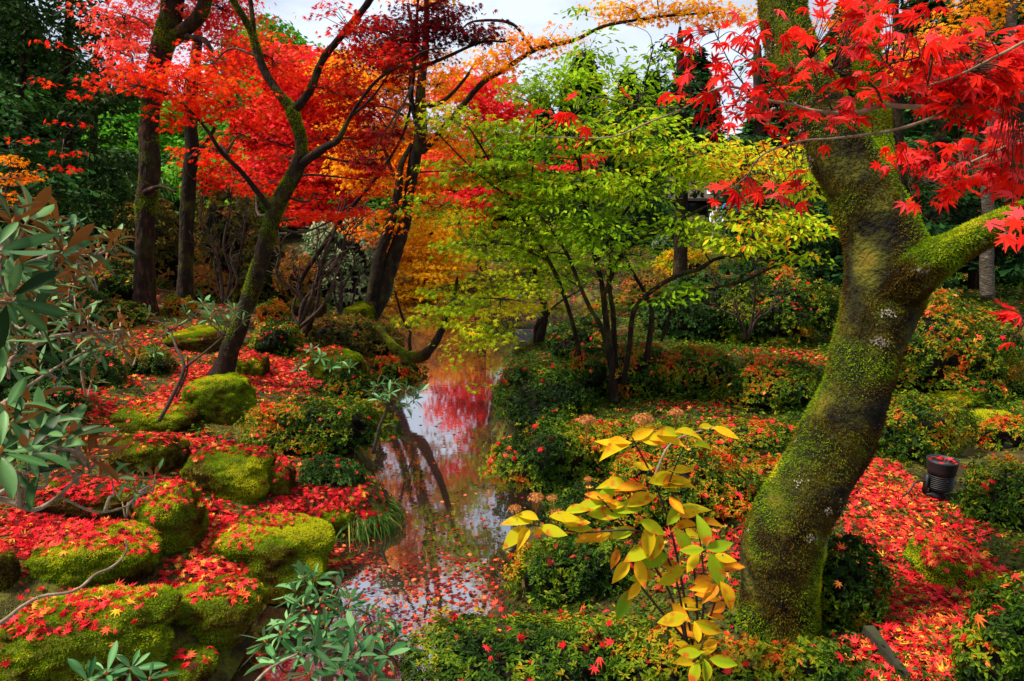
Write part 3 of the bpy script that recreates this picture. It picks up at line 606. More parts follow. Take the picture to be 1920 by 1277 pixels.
# --- two dark upright trunks at left
tree('dark_maple', 'thick dark trunk on the left with reddish bark patches, scarlet and pinkish red leaves', 'tree',
     [(270, 600, 9.5, 70), (271, 570, 9.5, 50), (272, 520, 9.5, 43), (272, 450, 9.5, 41), (275, 380, 9.5, 42), (282, 310, 9.5, 42), (278, 240, 9.5, 40), (288, 170, 9.5, 44), (302, 100, 9.5, 46), (318, 40, 9.5, 48), (330, -20, 9.5, 46), (350, -150, 9.5, 40), (360, -320, 9.6, 26)],
     [[(318, 75, 9.5, 34), (355, 50, 9.4, 30), (378, 20, 9.4, 30), (392, -30, 9.4, 28), (420, -140, 9.3, 20)],
      [(352, 70, 9.3, 16), (385, 78, 9.1, 14), (400, 110, 9.0, 12), (430, 150, 8.8, 8)],
      [(272, 360, 9.4, 14), (300, 350, 9.2, 8), (330, 360, 9.1, 6)]],
     [(230, 40, 10, 60, 50, .8, 1.6, .62, .5), (420, 20, 10, 70, 60, .8, 1.5, .7, .4), (330, 30, 9.9, 80, 60, .6, 1.3, .75, .4), (250, 110, 9.4, 50, 35, .5, 1.3, .7, .4), (440, 95, 9.8, 50, 50, .5, 1.5, .65, .4),
      (300, -90, 9.6, 190, 70, 1.2, 1.4, .7, .4), (480, -130, 9.3, 120, 80, 1.2, 1.1, .6, .4), (360, -260, 9.6, 200, 90, 1.4, .9, .6, .4)],
     ROSE, BARKR, .10, T_MAPLE5, sprayr=.3, mossy=.02, mthr=.4, mcov=1.4)
tree('slender_dark_tree', 'second dark trunk right of the thick one, mossy at the foot', 'tree',
     [(348, 578, 10.6, 52), (346, 555, 10.6, 38), (348, 500, 10.6, 31), (350, 430, 10.6, 31), (353, 350, 10.6, 31), (360, 280, 10.6, 29), (358, 210, 10.6, 28), (366, 130, 10.7, 24), (372, 60, 10.8, 20)],
     [[(356, 300, 10.5, 14), (385, 270, 10.3, 10), (405, 235, 10.2, 7)]], 
     [(360, 300, 10.9, 40, 30, .5, 1.2, .6, .4), (395, 330, 11, 40, 35, .5, 1.5, .55, .4)], SCARLET, BARK, .10, sprayr=.28)
# --- leaning maple in the left middle
M = 6.9
tree('leaning_maple', 'leaning dark maple left of centre with scarlet layered leaves and a Y shaped fork', 'tree',
     [(412, 715, M, 62), (420, 690, M, 46), (436, 645, M, 40), (460, 580, M, 37), (483, 510, M, 36), (502, 440, M, 35), (520, 385, M, 34), (545, 340, M, 34), (562, 300, M, 30), (563, 260, M, 26), (552, 222, M, 27), (546, 200, M, 26)],
     [[(548, 206, M, 24), (520, 172, M, 20), (497, 135, M, 19), (480, 90, M, 19), (472, 60, M, 17), (455, 30, M-.05, 15), (430, -15, M-.1, 14), (400, -90, M-.2, 12)],
      [(549, 210, M, 22), (580, 172, M-.05, 18), (605, 112, M-.1, 16), (640, 68, M-.15, 15), (690, 5, M-.25, 15), (730, -70, M-.3, 13), (760, -170, M-.3, 10)],
      [(476, 80, M, 12), (474, 40, M, 11), (468, -10, M, 10), (460, -90, M, 8)],
      [(562, 310, M, 22), (590, 290, M-.1, 20), (612, 275, M-.2, 18), (634, 262, M-.3, 14), (655, 222, M-.4, 9), (675, 190, M-.5, 8), (710, 148, M-.6, 7), (760, 118, M-.7, 6), (800, 95, M-.8, 5), (840, 90, M-.8, 3)],
      [(512, 400, M, 18), (490, 370, M-.1, 14), (455, 325, M-.2, 11), (415, 285, M-.3, 9), (385, 240, M-.4, 7), (330, 185, M-.5, 5), (260, 160, M-.6, 4)],
      [(655, 222, M-.4, 6), (700, 180, M-.3, 5), (735, 130, M-.2, 4)]],
     [(270, 150, 6.5, 75, 30, .5, 1.47, 0.59, .35), (200, 158, 6.4, 32, 16, .25, 1.10, 0.55, .3), (165, 175, 6.4, 25, 14, .2, 0.83, 0.57, .3), (360, 160, 6.5, 90, 45, .6, 1.56, 0.59, .35), (430, 195, 6.7, 90, 45, .6, 1.47, 0.47, .4), (320, 215, 6.6, 50, 28, .35, 1.20, 0.55, .35),
      (450, 250, 7.3, 60, 35, .4, 0.92, 0.37, .5), (510, 120, 7.6, 75, 60, .6, 1.38, 0.47, .45), (400, 120, 7.3, 60, 40, .5, 1.20, 0.52, .4), (640, 180, 7.4, 65, 75, .6, 1.66, 0.29, .4), (610, 260, 7.6, 60, 45, .5, 1.20, 0.37, .4), (690, 260, 7.2, 50, 60, .5, 1.56, 0.22, .35),
      (560, 410, 7.8, 45, 18, .3, 1.38, 0.49, .3), (640, 405, 7.8, 60, 18, .3, 1.38, 0.49, .3), (590, 365, 7.9, 55, 25, .4, 1.01, 0.47, .4), (480, 340, 8.2, 90, 30, .5, 0.74, 0.52, .35), (700, 340, 7.4, 40, 35, .4, 1.01, 0.32, .4), (420, 290, 8, 60, 28, .5, 0.83, 0.55, .3), (540, 300, 8.3, 60, 40, .4, 0.74, 0.47, .4),
      (660, 60, 6.6, 70, 50, .5, 1.01, 0.27, .5), (730, 110, 6.4, 60, 45, .5, 1.29, 0.15, .3), (120, 260, 6.6, 60, 90, .4, 0.11, 0.57, .3), (150, 110, 6.6, 80, 80, .4, 0.09, 0.57, .3), (500, -110, 6.9, 160, 70, 1, 0.64, 0.47, .4), (640, -230, 6.6, 160, 80, 1, 0.46, 0.47, .4)],
     SCARLET, BARK, .085, T_MAPLE, sprayr=.2, mossy=.018, mthr=.3, mcov=1.6)
# --- crimson canopy
tree('crimson_maple', 'dark crimson leaved maple whose canopy hangs against the sky above the orange maple', 'tree',
     [(560, 640, 9.0, 20), (585, 590, 9.0, 14), (560, 540, 9.0, 12), (600, 470, 8.9, 10), (650, 400, 8.7, 9), (715, 320, 8.4, 8), (760, 240, 8.0, 7), (775, 150, 7.7, 7), (780, 70, 7.5, 7), (785, -10, 7.3, 6), (800, -120, 7.2, 6)],
     [[(776, 130, 7.7, 10), (830, 110, 7.5, 8), (900, 80, 7.3, 6), (950, 78, 7.2, 4)], [(778, 90, 7.6, 8), (720, 60, 7.4, 7), (660, 50, 7.3, 5)], [(783, 20, 7.4, 8), (850, -10, 7.2, 6), (900, -60, 7.1, 5)]],
     [(800, 50, 7.3, 90, 30, .4, 2.2, .4, .3), (880, 62, 7.3, 80, 22, .4, 2.0, .35, .3), (740, 90, 7.2, 80, 30, .4, 1.8, .4, .3), (720, 60, 7.2, 60, 30, .4, 1.5, .45, .35), (700, 110, 7.2, 75, 28, .35, 1.3, .45, .35), (820, 12, 7.3, 90, 25, .4, 1.1, .55, .4), (780, 100, 7.5, 70, 18, .35, 1.0, .4, .3),
      (690, 200, 7.2, 35, 50, .3, 1.0, .55, .4), (760, -60, 7.2, 130, 45, .7, .8, .6, .4), (900, -90, 7.1, 120, 50, .7, .5, .5, .4), (820, -190, 7.1, 170, 70, .9, .5, .55, .4), (500, 262, 7.4, 40, 22, .3, .7, .3, .3), (690, 300, 6.6, 40, 32, .3, 1.0, .3, .35), (730, 250, 6.6, 40, 30, .3, .9, .5, .3)],
     CRIMSON, BARK, .085, T_MAPLE, sprayr=.2, m=12)
# --- orange maple with forked black trunk
D0 = 11.6
tree('orange_maple', 'maple with a forked black trunk and orange to golden leaves left of centre', 'tree',
     [(672, 612, D0, 66), (690, 590, D0, 52), (712, 555, D0, 44), (728, 510, D0, 36), (745, 460, D0, 32), (760, 410, D0, 28), (768, 360, D0, 26), (778, 300, D0, 28), (790, 240, D0, 26), (788, 180, D0, 22), (795, 110, D0, 18), (800, 40, D0, 14), (800, -60, D0, 12), (810, -200, D0, 8)],
     [[(695, 575, D0, 36), (706, 520, D0-.1, 30), (715, 470, D0-.1, 26), (735, 410, D0-.1, 22), (748, 350, D0-.1, 18), (752, 310, D0-.1, 14), (772, 270, D0, 10)],
      [(778, 285, D0, 24), (800, 275, D0, 18), (840, 230, D0-.1, 14), (870, 195, D0-.2, 14), (905, 155, D0-.3, 13), (945, 130, D0-.4, 12), (1000, 95, D0-.5, 11), (1030, 86, D0-.5, 10), (1080, 74, D0-.7, 9), (1130, 50, D0-1, 8), (1190, 38, D0-1.2, 7), (1270, 28, D0-1.5, 6), (1330, 25, D0-1.6, 4)],
      [(750, 350, D0, 12), (735, 320, D0, 9), (712, 255, D0, 6)], [(790, 200, D0, 12), (830, 190, D0, 9), (870, 150, D0, 7), (895, 110, D0, 4)], [(782, 240, D0, 10), (770, 170, D0, 12), (776, 80, D0, 10), (765, 10, D0, 7)],
      [(1000, 95, D0-.5, 7), (960, 45, D0-.5, 7), (890, 40, D0-.5, 5), (860, 60, D0-.5, 3)]],
     [(730, 170, 12, 70, 80, .8, 1.7, 0.63, .35), (700, 250, 12.2, 90, 60, .8, 1.5, 0.58, .4), (840, 260, 12.2, 75, 60, .8, 1.4, 0.68, .4), (820, 160, 12.2, 60, 60, .7, 1.2, 0.68, .4), (650, 140, 12.6, 60, 60, .6, 1.6, 0.63, .4), (780, 350, 11.9, 70, 50, .7, 1.2, 0.58, .5), 
      (950, 95, 10.9, 60, 35, .5, 1.3, 0.68, .3), (1030, 75, 10.9, 50, 28, .5, 1.3, 0.73, .3), (900, 120, 11, 60, 30, .5, 1.0, 0.68, .3), (690, 330, 12, 60, 45, .6, .9, 0.63, .4), (740, 130, 11.8, 60, 60, .7, 1.5, 0.63, .3), (870, 320, 12, 50, 40, .6, .7, 0.58, .4), (800, 400, 12, 40, 30, .5, .8, 0.68, .3), (650, 300, 12.4, 50, 50, .5, .9, 0.68, .4),
      (1190, 18, 10.2, 90, 22, .5, 1.5, 0.83, .25), (1280, 10, 10.0, 70, 25, .5, 1.5, 0.83, .25), (1370, 30, 9.9, 70, 28, .4, 1.3, 0.78, .25), (1240, -60, 10.1, 150, 40, .7, .9, 0.78, .3), (740, 400, 11.6, 40, 40, .5, .9, 0.38, .4), (700, 430, 11.9, 55, 35, .4, 1.2, 0.43, .4), (820, -60, 11.6, 130, 70, 1, .7, 0.68, .4), (800, -200, 11.6, 160, 80, 1, .5, 0.68, .4)],
     ORANGE, BARK, .125, T_MAPLE5, sprayr=.34)
tree('golden_maple', 'low golden yellow maple at the far pond edge behind the forked trunk', 'tree',
     [(800, 580, 17.5, 20), (798, 520, 17.5, 16), (805, 460, 17.5, 12), (815, 420, 17.5, 8)], [[(798, 520, 17.5, 10), (760, 480, 17.5, 7), (740, 450, 17.5, 4)], [(805, 470, 17.5, 9), (850, 440, 17.5, 6)]],
     [(790, 470, 17.5, 70, 50, .8, 2.2, 0.88, .25), (755, 545, 17, 60, 30, .6, 2.2, 0.94, .2), (830, 435, 17.5, 70, 40, .8, 2.0, 0.86, .25), (800, 510, 17, 70, 35, .7, 2.1, 0.94, .2), (850, 490, 17.5, 50, 40, .7, 1.8, 0.86, .3), (740, 480, 17.5, 50, 40, .7, 2.0, 0.76, .3), (880, 400, 18, 60, 40, .7, 1.7, 0.76, .3), (810, 560, 16.8, 45, 20, .5, 2.0, 0.95, .2)],
     ORANGE, BARK, .16, T_MAPLE5, sprayr=.4, twigs=False)
tree('red_pink_maple', 'distant pinkish red maple behind the forked black trunk', 'tree',
     [(600, 560, 17, 30), (600, 420, 17, 26), (610, 300, 17, 20), (590, 200, 17, 14), (600, 100, 17, 8)], [],
     [(590, 150, 17, 100, 60, 1.2, 1.8, .7, .4), (560, 230, 17, 110, 70, 1.2, 1.6, .6, .4), (620, 320, 17, 110, 60, 1, 1.2, .6, .4), (520, 320, 17, 70, 50, 1, 1.2, .6, .4), (600, 395, 17, 80, 40, 1, 1.0, .5, .4)], ROSE, BARK, .16, T_CLUMP, sprayr=.45, twigs=False, group='distant maples')
tree('red_pink_maple', 'second distant pinkish red maple, right of the black trunk under the arching orange branch', 'tree',
     [(905, 560, 19, 26), (900, 400, 19, 22), (895, 260, 19, 16), (890, 160, 19, 8)], [],
     [(890, 165, 19, 75, 38, 1.2, 1.8, .7, .4), (930, 230, 19, 80, 45, 1.2, 1.5, .6, .4), (860, 300, 19, 70, 45, 1, 1.2, .6, .4), (960, 330, 19, 60, 40, 1, .9, .6, .4), (1080, 290, 18, 40, 40, .6, .6, .6, .4), (880, 380, 18, 60, 30, 1, 1.0, .4, .4)], ROSE, BARK, .16, T_CLUMP, sprayr=.45, twigs=False, group='distant maples')
# --- bent mossy maple over the water, lime leaves
tree('bent_maple', 'low bent mossy maple reaching over the pond mouth with lime green leaves', 'tree',
     [(705, 612, 8.6, 14), (728, 638, 8.3, 15), (752, 660, 8.0, 20), (785, 670, 7.7, 24), (806, 655, 7.4, 20), (824, 628, 7.2, 17), (838, 592, 7.0, 13), (850, 560, 6.8, 9), (858, 520, 6.6, 6)],
     [[(770, 665, 7.85, 9), (768, 640, 7.85, 8), (770, 622, 7.85, 6)], [(843, 575, 6.9, 7), (890, 560, 6.6, 5), (940, 560, 6.3, 3)], [(768, 622, 7.85, 6), (755, 596, 7.9, 6), (740, 545, 7.9, 5)]],
     [(800, 590, 6.9, 60, 20, .35, 1.05, .45, .35), (870, 565, 6.5, 80, 24, .5, 1.42, .45, .35), (900, 615, 6.3, 70, 30, .5, 1.35, .55, .35), (860, 665, 6.2, 40, 26, .3, 0.60, .55, .3), (950, 580, 6.3, 60, 26, .35, 1.05, .7, .3), (820, 545, 6.8, 60, 16, .3, 0.98, .45, .3), (760, 610, 7.6, 30, 12, .25, 0.98, .45, .3), (930, 640, 6.2, 40, 20, .3, 0.60, .65, .3), (1000, 570, 6.4, 40, 20, .3, 0.83, .7, .3), (900, 720, 6.0, 30, 14, .2, 0.45, .4, .3), (840, 610, 6.8, 45, 14, .3, 0.98, .4, .3)],
     GREENYEL, BARK, .085, T_MAPLE5, mossy=.014, sprayr=.2, m=12, bump=.1)
tree('pond_maple', 'small dark stemmed maple at the pond edge with yellow green leaves', 'tree',
     [(1014, 662, 9.4, 28), (1012, 640, 9.4, 22), (1020, 600, 9.4, 17), (1022, 575, 9.4, 14), (1010, 545, 9.4, 12), (1003, 510, 9.4, 11), (996, 470, 9.3, 9), (985, 420, 9.3, 5)],
     [[(1022, 595, 9.4, 8), (1045, 570, 9.3, 5), (1085, 545, 9.2, 4), (1100, 530, 9.2, 3)], [(1006, 660, 9.5, 14), (1005, 620, 9.5, 12), (1012, 600, 9.4, 10)], [(1000, 500, 9.4, 7), (960, 470, 9.3, 5), (900, 460, 9.2, 3)]],
     [(900, 470, 9.3, 80, 30, .5, .9, .45, .35), (980, 480, 9.3, 80, 30, .5, 1.2, .45, .35), (940, 520, 9.2, 80, 24, .5, .7, .6, .35), (1040, 520, 9.3, 50, 26, .4, 1.0, .6, .35), (860, 420, 9.6, 60, 28, .5, .9, .55, .35), (900, 520, 9.3, 70, 24, .5, .6, .5, .3), (990, 540, 9.2, 70, 26, .5, 1.5, .5, .3), (920, 560, 9.2, 70, 22, .4, 1.3, .6, .3), (1060, 470, 9.3, 60, 35, .5, 1.1, .4, .3), (1010, 430, 9.4, 70, 30, .5, 1.0, .35, .3), (1080, 580, 9.2, 40, 16, .3, .8, .6, .3)],
     GREENYEL, BARK, .10, T_MAPLE5, sprayr=.24, m=12)
# --- olive maple in the upper centre
tree('olive_maple', 'maple with dull olive leaves between the orange maple and the lime green tree', 'tree',
     [(1092, 705, 6.5, 13), (1082, 640, 6.5, 11), (1066, 580, 6.4, 10), (1040, 510, 6.3, 9), (1000, 440, 6.3, 8), (950, 360, 6.2, 7), (905, 280, 6.1, 5), (880, 240, 6.0, 4)],
     [[(960, 375, 6.2, 5), (890, 320, 6.1, 4), (820, 250, 6.0, 3)], [(990, 425, 6.3, 6), (1000, 300, 6.2, 4), (1010, 200, 6.0, 3)], [(1030, 490, 6.3, 5), (960, 460, 6.2, 4), (890, 460, 6.0, 3)]],
     [(850, 225, 6.1, 80, 28, .5, 1.3, 0.41, .5), (930, 250, 6.1, 70, 35, .5, 1.2, 0.21, .3), (880, 320, 6.1, 90, 35, .5, 1.0, 0.21, .4), (960, 380, 6.1, 70, 35, .5, 1.1, 0.16, .3), (1000, 180, 6.0, 50, 50, .4, 1.2, 0.21, .3), (830, 385, 6.3, 60, 25, .5, .9, 0.21, .5), (920, 430, 6.1, 80, 28, .5, 1.2, 0.31, .3), (940, 330, 6.1, 70, 40, .5, 1.2, 0.21, .3), (880, 470, 6.1, 60, 28, .4, 1.1, 0.26, .3), (980, 440, 6.1, 60, 30, .4, 1.2, 0.21, .3)],
     GREENYEL, BARK, .085, T_MAPLE5, sprayr=.22, m=12)
# --- multi-stemmed lime green shrub tree
K = 6.2
tree('shrub_tree', 'multi stemmed shrub tree right of centre with bright lime green oval leaves', 'tree',
     [(1152, 752, K, 27), (1148, 700, K, 18), (1142, 640, K, 15), (1135, 590, K, 14), (1128, 530, K, 12), (1112, 470, K, 10), (1100, 410, K, 10), (1092, 340, K, 9), (1088, 290, K, 7), (1105, 240, K, 5), (1115, 180, K, 3)],
     [[(1146, 690, K, 13), (1130, 620, K-.1, 11), (1105, 575, K-.1, 10), (1085, 530, K-.2, 9), (1065, 480, K-.2, 8), (1040, 440, K-.3, 6), (1010, 400, K-.3, 4)],
      [(1158, 740, K+.1, 16), (1152, 660, K+.1, 14), (1150, 590, K+.1, 12), (1142, 530, K+.15, 10), (1146, 480, K+.2, 9), (1150, 420, K+.2, 7)],
      [(1215, 730, K+.2, 18), (1212, 680, K+.2, 14), (1222, 600, K+.2, 12), (1215, 560, K+.2, 10), (1180, 500, K+.2, 8), (1160, 450, K+.2, 5)],
      [(1170, 720, K, 14), (1180, 650, K-.1, 12), (1190, 580, K-.2, 11), (1230, 540, K-.3, 10), (1275, 515, K-.3, 10), (1310, 505, K-.3, 11), (1345, 485, K-.4, 8), (1400, 480, K-.4, 6)],
      [(1240, 640, K-.2, 7), (1270, 565, K-.3, 8), (1340, 540, K-.4, 7), (1400, 525, K-.4, 6), (1450, 500, K-.5, 5), (1510, 480, K-.5, 3)],
      [(1130, 560, K, 10), (1165, 480, K-.1, 9), (1205, 445, K-.2, 10), (1250, 425, K-.3, 9), (1290, 405, K-.3, 7), (1330, 385, K-.4, 6), (1380, 375, K-.4, 5)],
      [(1120, 490, K, 7), (1170, 400, K-.1, 6), (1230, 330, K-.2, 5), (1300, 280, K-.3, 3)],
      [(1095, 330, K, 6), (1060, 250, K+.1, 5), (1020, 180, K+.2, 3)], [(1088, 290, K, 6), (1150, 240, K-.1, 4), (1200, 180, K-.1, 3), (1225, 90, K, 3)]],
     [(1060, 170, 6.3, 80, 50, .5, 0.88, 0.41, .3), (1100, 110, 6.4, 50, 40, .4, 0.72, 0.41, .3), (1190, 180, 6.3, 70, 50, .5, 0.80, 0.46, .3), (1060, 260, 6.2, 100, 45, .6, 0.96, 0.46, .35), (1180, 260, 6.1, 90, 50, .6, 1.04, 0.56, .35), (1290, 300, 6.0, 100, 50, .6, 1.12, 0.68, .3), (1400, 310, 5.9, 80, 45, .5, 1.04, 0.76, .3), (1470, 300, 5.9, 60, 35, .5, 0.96, 0.78, .25),
      (1080, 350, 6.1, 100, 40, .6, 1.04, 0.56, .3), (1200, 350, 6.0, 90, 40, .5, 1.04, 0.56, .3), (1120, 430, 6.0, 90, 35, .5, 0.88, 0.46, .3), (1010, 350, 6.3, 60, 50, .5, 0.88, 0.46, .3), (1430, 410, 5.7, 80, 25, .45, 1.28, 0.66, .3), (1500, 430, 5.6, 65, 25, .4, 1.28, 0.76, .25), (1390, 455, 5.6, 80, 26, .4, 1.28, 0.66, .3), (1520, 490, 5.6, 35, 20, .3, 0.88, 0.71, .3),
      (1000, 470, 6.3, 60, 28, .4, 0.72, 0.41, .3), (1250, 560, 5.8, 50, 22, .35, 0.80, 0.31, .2), (1310, 545, 5.8, 35, 16, .25, 0.80, 0.36, .2), (1280, 420, 5.9, 60, 25, .4, 0.72, 0.56, .3), (1200, 480, 6.2, 50, 20, .4, 0.40, 0.46, .3), (1100, 30, 6.4, 40, 30, .3, 0.20, 0.46, .3), (1230, 110, 6.3, 50, 50, .4, 0.32, 0.46, .3), (1050, 400, 6.1, 90, 50, .6, 0.72, 0.51, .3), (960, 300, 6.4, 70, 50, .6, 0.64, 0.46, .3), (1150, 480, 6.0, 90, 30, .5, 0.48, 0.46, .3), (1300, 440, 5.9, 70, 25, .4, 0.64, 0.51, .3), (1060, 520, 6.3, 60, 30, .4, 0.40, 0.46, .3), (1500, 340, 5.8, 60, 40, .4, 0.80, 0.76, .3)],
     LIME, BARK, .068, T_OVAL, sprayr=.24, m=14, flat=.25, tilt=.8, bump=.12)
# --- thin pale trunk and orange tree at the right edge
tree('pale_trunk_tree', 'slim pale barked tree near the right edge with orange and yellow leaves at its top', 'tree',
     [(1852, 560, 6.6, 30), (1850, 480, 6.6, 28), (1853, 400, 6.6, 24), (1850, 340, 6.6, 24), (1860, 260, 6.6, 24), (1866, 200, 6.6, 23), (1880, 130, 6.6, 23), (1893, 60, 6.6, 22), (1900, 0, 6.6, 20), (1905, -120, 6.6, 18), (1910, -260, 6.6, 12)],
     [[(1893, 60, 6.6, 9), (1800, 70, 6.6, 7), (1740, 110, 6.6, 4)]],
     [(1770, 75, 6.8, 60, 35, .4, 1.5, .7, .3), (1720, 120, 6.8, 60, 22, .4, 1.3, .75, .3), (1840, 20, 6.9, 60, 40, .4, 1.4, .7, .3), (1620, 60, 8.5, 40, 40, .4, .9, .3, .3), (1580, 30, 8.5, 40, 30, .4, .9, .35, .3), (1880, -80, 6.8, 120, 60, .6, .9, .6, .4)], ORANGE, BARKG, .07, T_MAPLE5, m=12, bump=.08)

# --- near scarlet branches at upper right (twigs of the same maple come in from the right)
def lichens(root):
    tr = [c for c in root.children if c.name.startswith('trunk')][0]; me = tr.data; off = WL[tr.name]
    V = np.empty(len(me.vertices)*3, np.float32); me.vertices.foreach_get('co', V); V = V.reshape(-1, 3)+off
    t_ = BVHTree.FromPolygons(V.tolist(), [tuple(p.vertices) for p in me.polygons])
    for (u, v, ru, rv, n) in [(1648, 640, 20, 12, 70), (1665, 588, 18, 9, 30), (1580, 955, 12, 26, 44), (1552, 960, 8, 10, 18), (1520, 1008, 12, 12, 22), (1545, 1020, 12, 26, 30), (1500, 905, 22, 18, 16), (1382, 1120, 5, 50, 26), (1385, 1060, 5, 30, 12), (1655, 602, 12, 6, 12), (1548, 865, 16, 20, 14), (1500, 260, 14, 40, 60), (1520, 320, 8, 40, 50), (1445, 90, 10, 60, 40), (1440, 140, 10, 30, 30)]:
        q = rdir(n)*np.sqrt(RS.rand(n, 1)); P = []; N = []
        for k in range(n):
            d = ray(u+q[k, 0]*ru, v+q[k, 2]*rv); h = t_.ray_cast(Vector((0, 0, CZ)), Vector(d).normalized())
            if h[0] is not None: P.append(h[0][:]); N.append(h[1][:])
        if len(P) < 16: continue
        P = np.array(P); N = np.array(N); mb = MB(); leaves(mb, T_CLUMP, P+N*.007, N+.25*rdir(len(P)), rdir(len(P)), RS.uniform(.005, .012, len(P)), RS.rand(len(P))*.8); tag(mb.build('lichen_patch', LICH, root, smooth=False), kind='stuff')
LICH = leafmat('pale_lichen', [(0, (.10, .07, .04)), (.6, (.26, .22, .17)), (1, (.42, .38, .32))], .9, 0, .1)
lichens(bpy.data.objects['mossy_maple'])
def spray_branch():
    root = empty('maple_branch', at(2050, 230, 1.5), 'near scarlet maple branch sweeping in from the upper right edge across the mossy trunk', 'maple branch')
    Bq = 1.5
    br = [[(2080, 130, Bq, 26), (1960, 165, Bq, 20), (1880, 178, Bq, 17), (1840, 182, Bq, 15), (1800, 196, Bq, 14), (1760, 202, Bq, 13), (1700, 200, Bq, 12), (1655, 198, Bq, 11), (1600, 212, Bq, 10), (1530, 208, Bq, 8), (1480, 195, Bq, 7), (1415, 184, Bq, 7), (1385, 165, Bq, 6), (1340, 168, Bq, 5), (1280, 204, Bq+.05, 4), (1220, 228, Bq+.1, 4), (1150, 256, Bq+.1, 3), (1060, 258, Bq+.1, 3), (990, 254, Bq+.1, 2)],
          [(1785, 197, Bq, 9), (1745, 222, Bq-.03, 8), (1680, 243, Bq-.05, 7), (1620, 253, Bq-.06, 6), (1560, 260, Bq-.07, 6), (1500, 265, Bq-.06, 5), (1430, 290, Bq-.05, 4), (1400, 330, Bq-.02, 3), (1360, 360, Bq, 2)],
          [(1655, 198, Bq, 6), (1645, 170, Bq, 5), (1630, 150, Bq, 4), (1665, 122, Bq, 4), (1720, 108, Bq, 4), (1780, 88, Bq, 3)],
          [(1630, 150, Bq, 4), (1590, 142, Bq, 3), (1560, 130, Bq-.03, 2)], [(1480, 195, Bq, 4), (1450, 160, Bq, 3), (1400, 110, Bq, 3), (1370, 90, Bq, 2)],
          [(1560, 205, Bq, 4), (1535, 160, Bq-.03, 3), (1520, 110, Bq-.05, 2)], [(1415, 184, Bq, 4), (1375, 130, Bq, 3), (1340, 60, Bq, 2)],
          [(1280, 204, Bq, 3), (1180, 196, Bq+.05, 3), (1115, 184, Bq+.05, 3), (1060, 230, Bq+.1, 2)], [(1200, 196, Bq, 3), (1200, 176, Bq, 2)],
          [(2060, 300, Bq+.2, 16), (1960, 260, Bq+.2, 11), (1900, 270, Bq+.2, 8), (1830, 300, Bq+.25, 6), (1760, 330, Bq+.3, 4), (1700, 350, Bq+.3, 3)],
          [(2060, 30, Bq-.2, 14), (1960, 60, Bq-.2, 9), (1880, 100, Bq-.2, 7), (1800, 140, Bq-.1, 5), (1740, 160, Bq-.1, 3)],
          [(1970, 400, 1.05, 10), (1920, 420, 1.05, 6), (1880, 440, 1.05, 3)], [(1990, 560, 1.3, 8), (1930, 600, 1.3, 5), (1900, 630, 1.3, 3)]]
    SKs = []
    for b_ in br:
        mb = MB(); P, r = P3(b_); _, _, c = tube(mb, P, r*1.0, 8, step=.015, bump=.08, seed=3); SKs.append(c); mb.build('branch', TWIGP if b_[0][3] > 8 else TWIGM, root)
    SK = np.vstack(SKs)
    pads = [(1330, 90, 1.5, 80, 60, .12, .9), (1430, 60, 1.45, 90, 45, .12, .6), (1400, 160, 1.5, 100, 50, .12, .95), (1380, 215, 1.5, 70, 35, .1, .9), (1290, 170, 1.5, 40, 40, .1, .5), (1470, 150, 1.5, 70, 50, .1, .8), (1560, 110, 1.5, 80, 50, .12, .8), (1600, 160, 1.5, 80, 40, .12, .8), (1560, 30, 1.4, 90, 35, .1, .9),
            (1540, 225, 1.5, 90, 25, .1, .8), (1640, 60, 1.4, 60, 40, .1, .5), (1700, 160, 1.5, 80, 40, .12, .8), (1780, 130, 1.5, 90, 50, .12, 1.0), (1850, 150, 1.45, 80, 50, .15, 1.4), (1900, 120, 1.4, 60, 60, .15, 1.5), (1830, 195, 1.45, 80, 35, .1, 1.1), (1760, 60, 1.35, 60, 40, .1, .5), (1900, 40, 1.4, 50, 25, .1, .5),
            (1420, 340, 1.45, 80, 30, .1, .8), (1380, 380, 1.45, 60, 22, .1, .7), (1530, 345, 1.45, 70, 25, .1, .35), (1750, 300, 1.8, 80, 30, .12, 1.1), (1850, 270, 1.8, 70, 35, .12, 1.1), (1780, 365, 1.7, 80, 25, .12, .5), (1900, 320, 1.6, 45, 50, .12, .8), (1880, 230, 1.6, 60, 30, .12, .9), (1700, 390, 1.4, 40, 15, .05, .5),
            (1870, 120, 1.45, 90, 70, .15, 1.3), (1800, 170, 1.5, 90, 50, .15, 1.0), (1880, 290, 1.55, 60, 60, .12, 1.1), (1640, 20, 1.45, 120, 30, .1, .8), (1700, 100, 1.55, 110, 50, .12, .7), (1480, 230, 1.55, 110, 30, .1, .7), (1900, 360, 1.5, 40, 40, .1, .9), (1700, 290, 1.7, 70, 30, .1, .8), (1800, 330, 1.65, 80, 25, .1, .8), (1890, 450, 1.3, 25, 25, .06, .8), (1450, 370, 1.5, 90, 20, .1, .6), (1900, 410, 1.05, 40, 25, .06, 1.0), (1905, 590, 1.3, 30, 30, .06, 1.0), (1880, 640, 1.3, 20, 14, .04, .7), (1550, 260, 1.45, 30, 15, .05, .6), (1000, 212, 1.6, 20, 10, .03, .7), (1060, 215, 1.6, 35, 14, .04, .6), (1070, 168, 1.6, 25, 8, .03, .8), (1165, 172, 1.6, 30, 8, .03, .9), (1240, 180, 1.55, 30, 10, .03, .8), (1100, 238, 1.6, 25, 8, .03, .8)]
    mb = MB(); tw = MB()
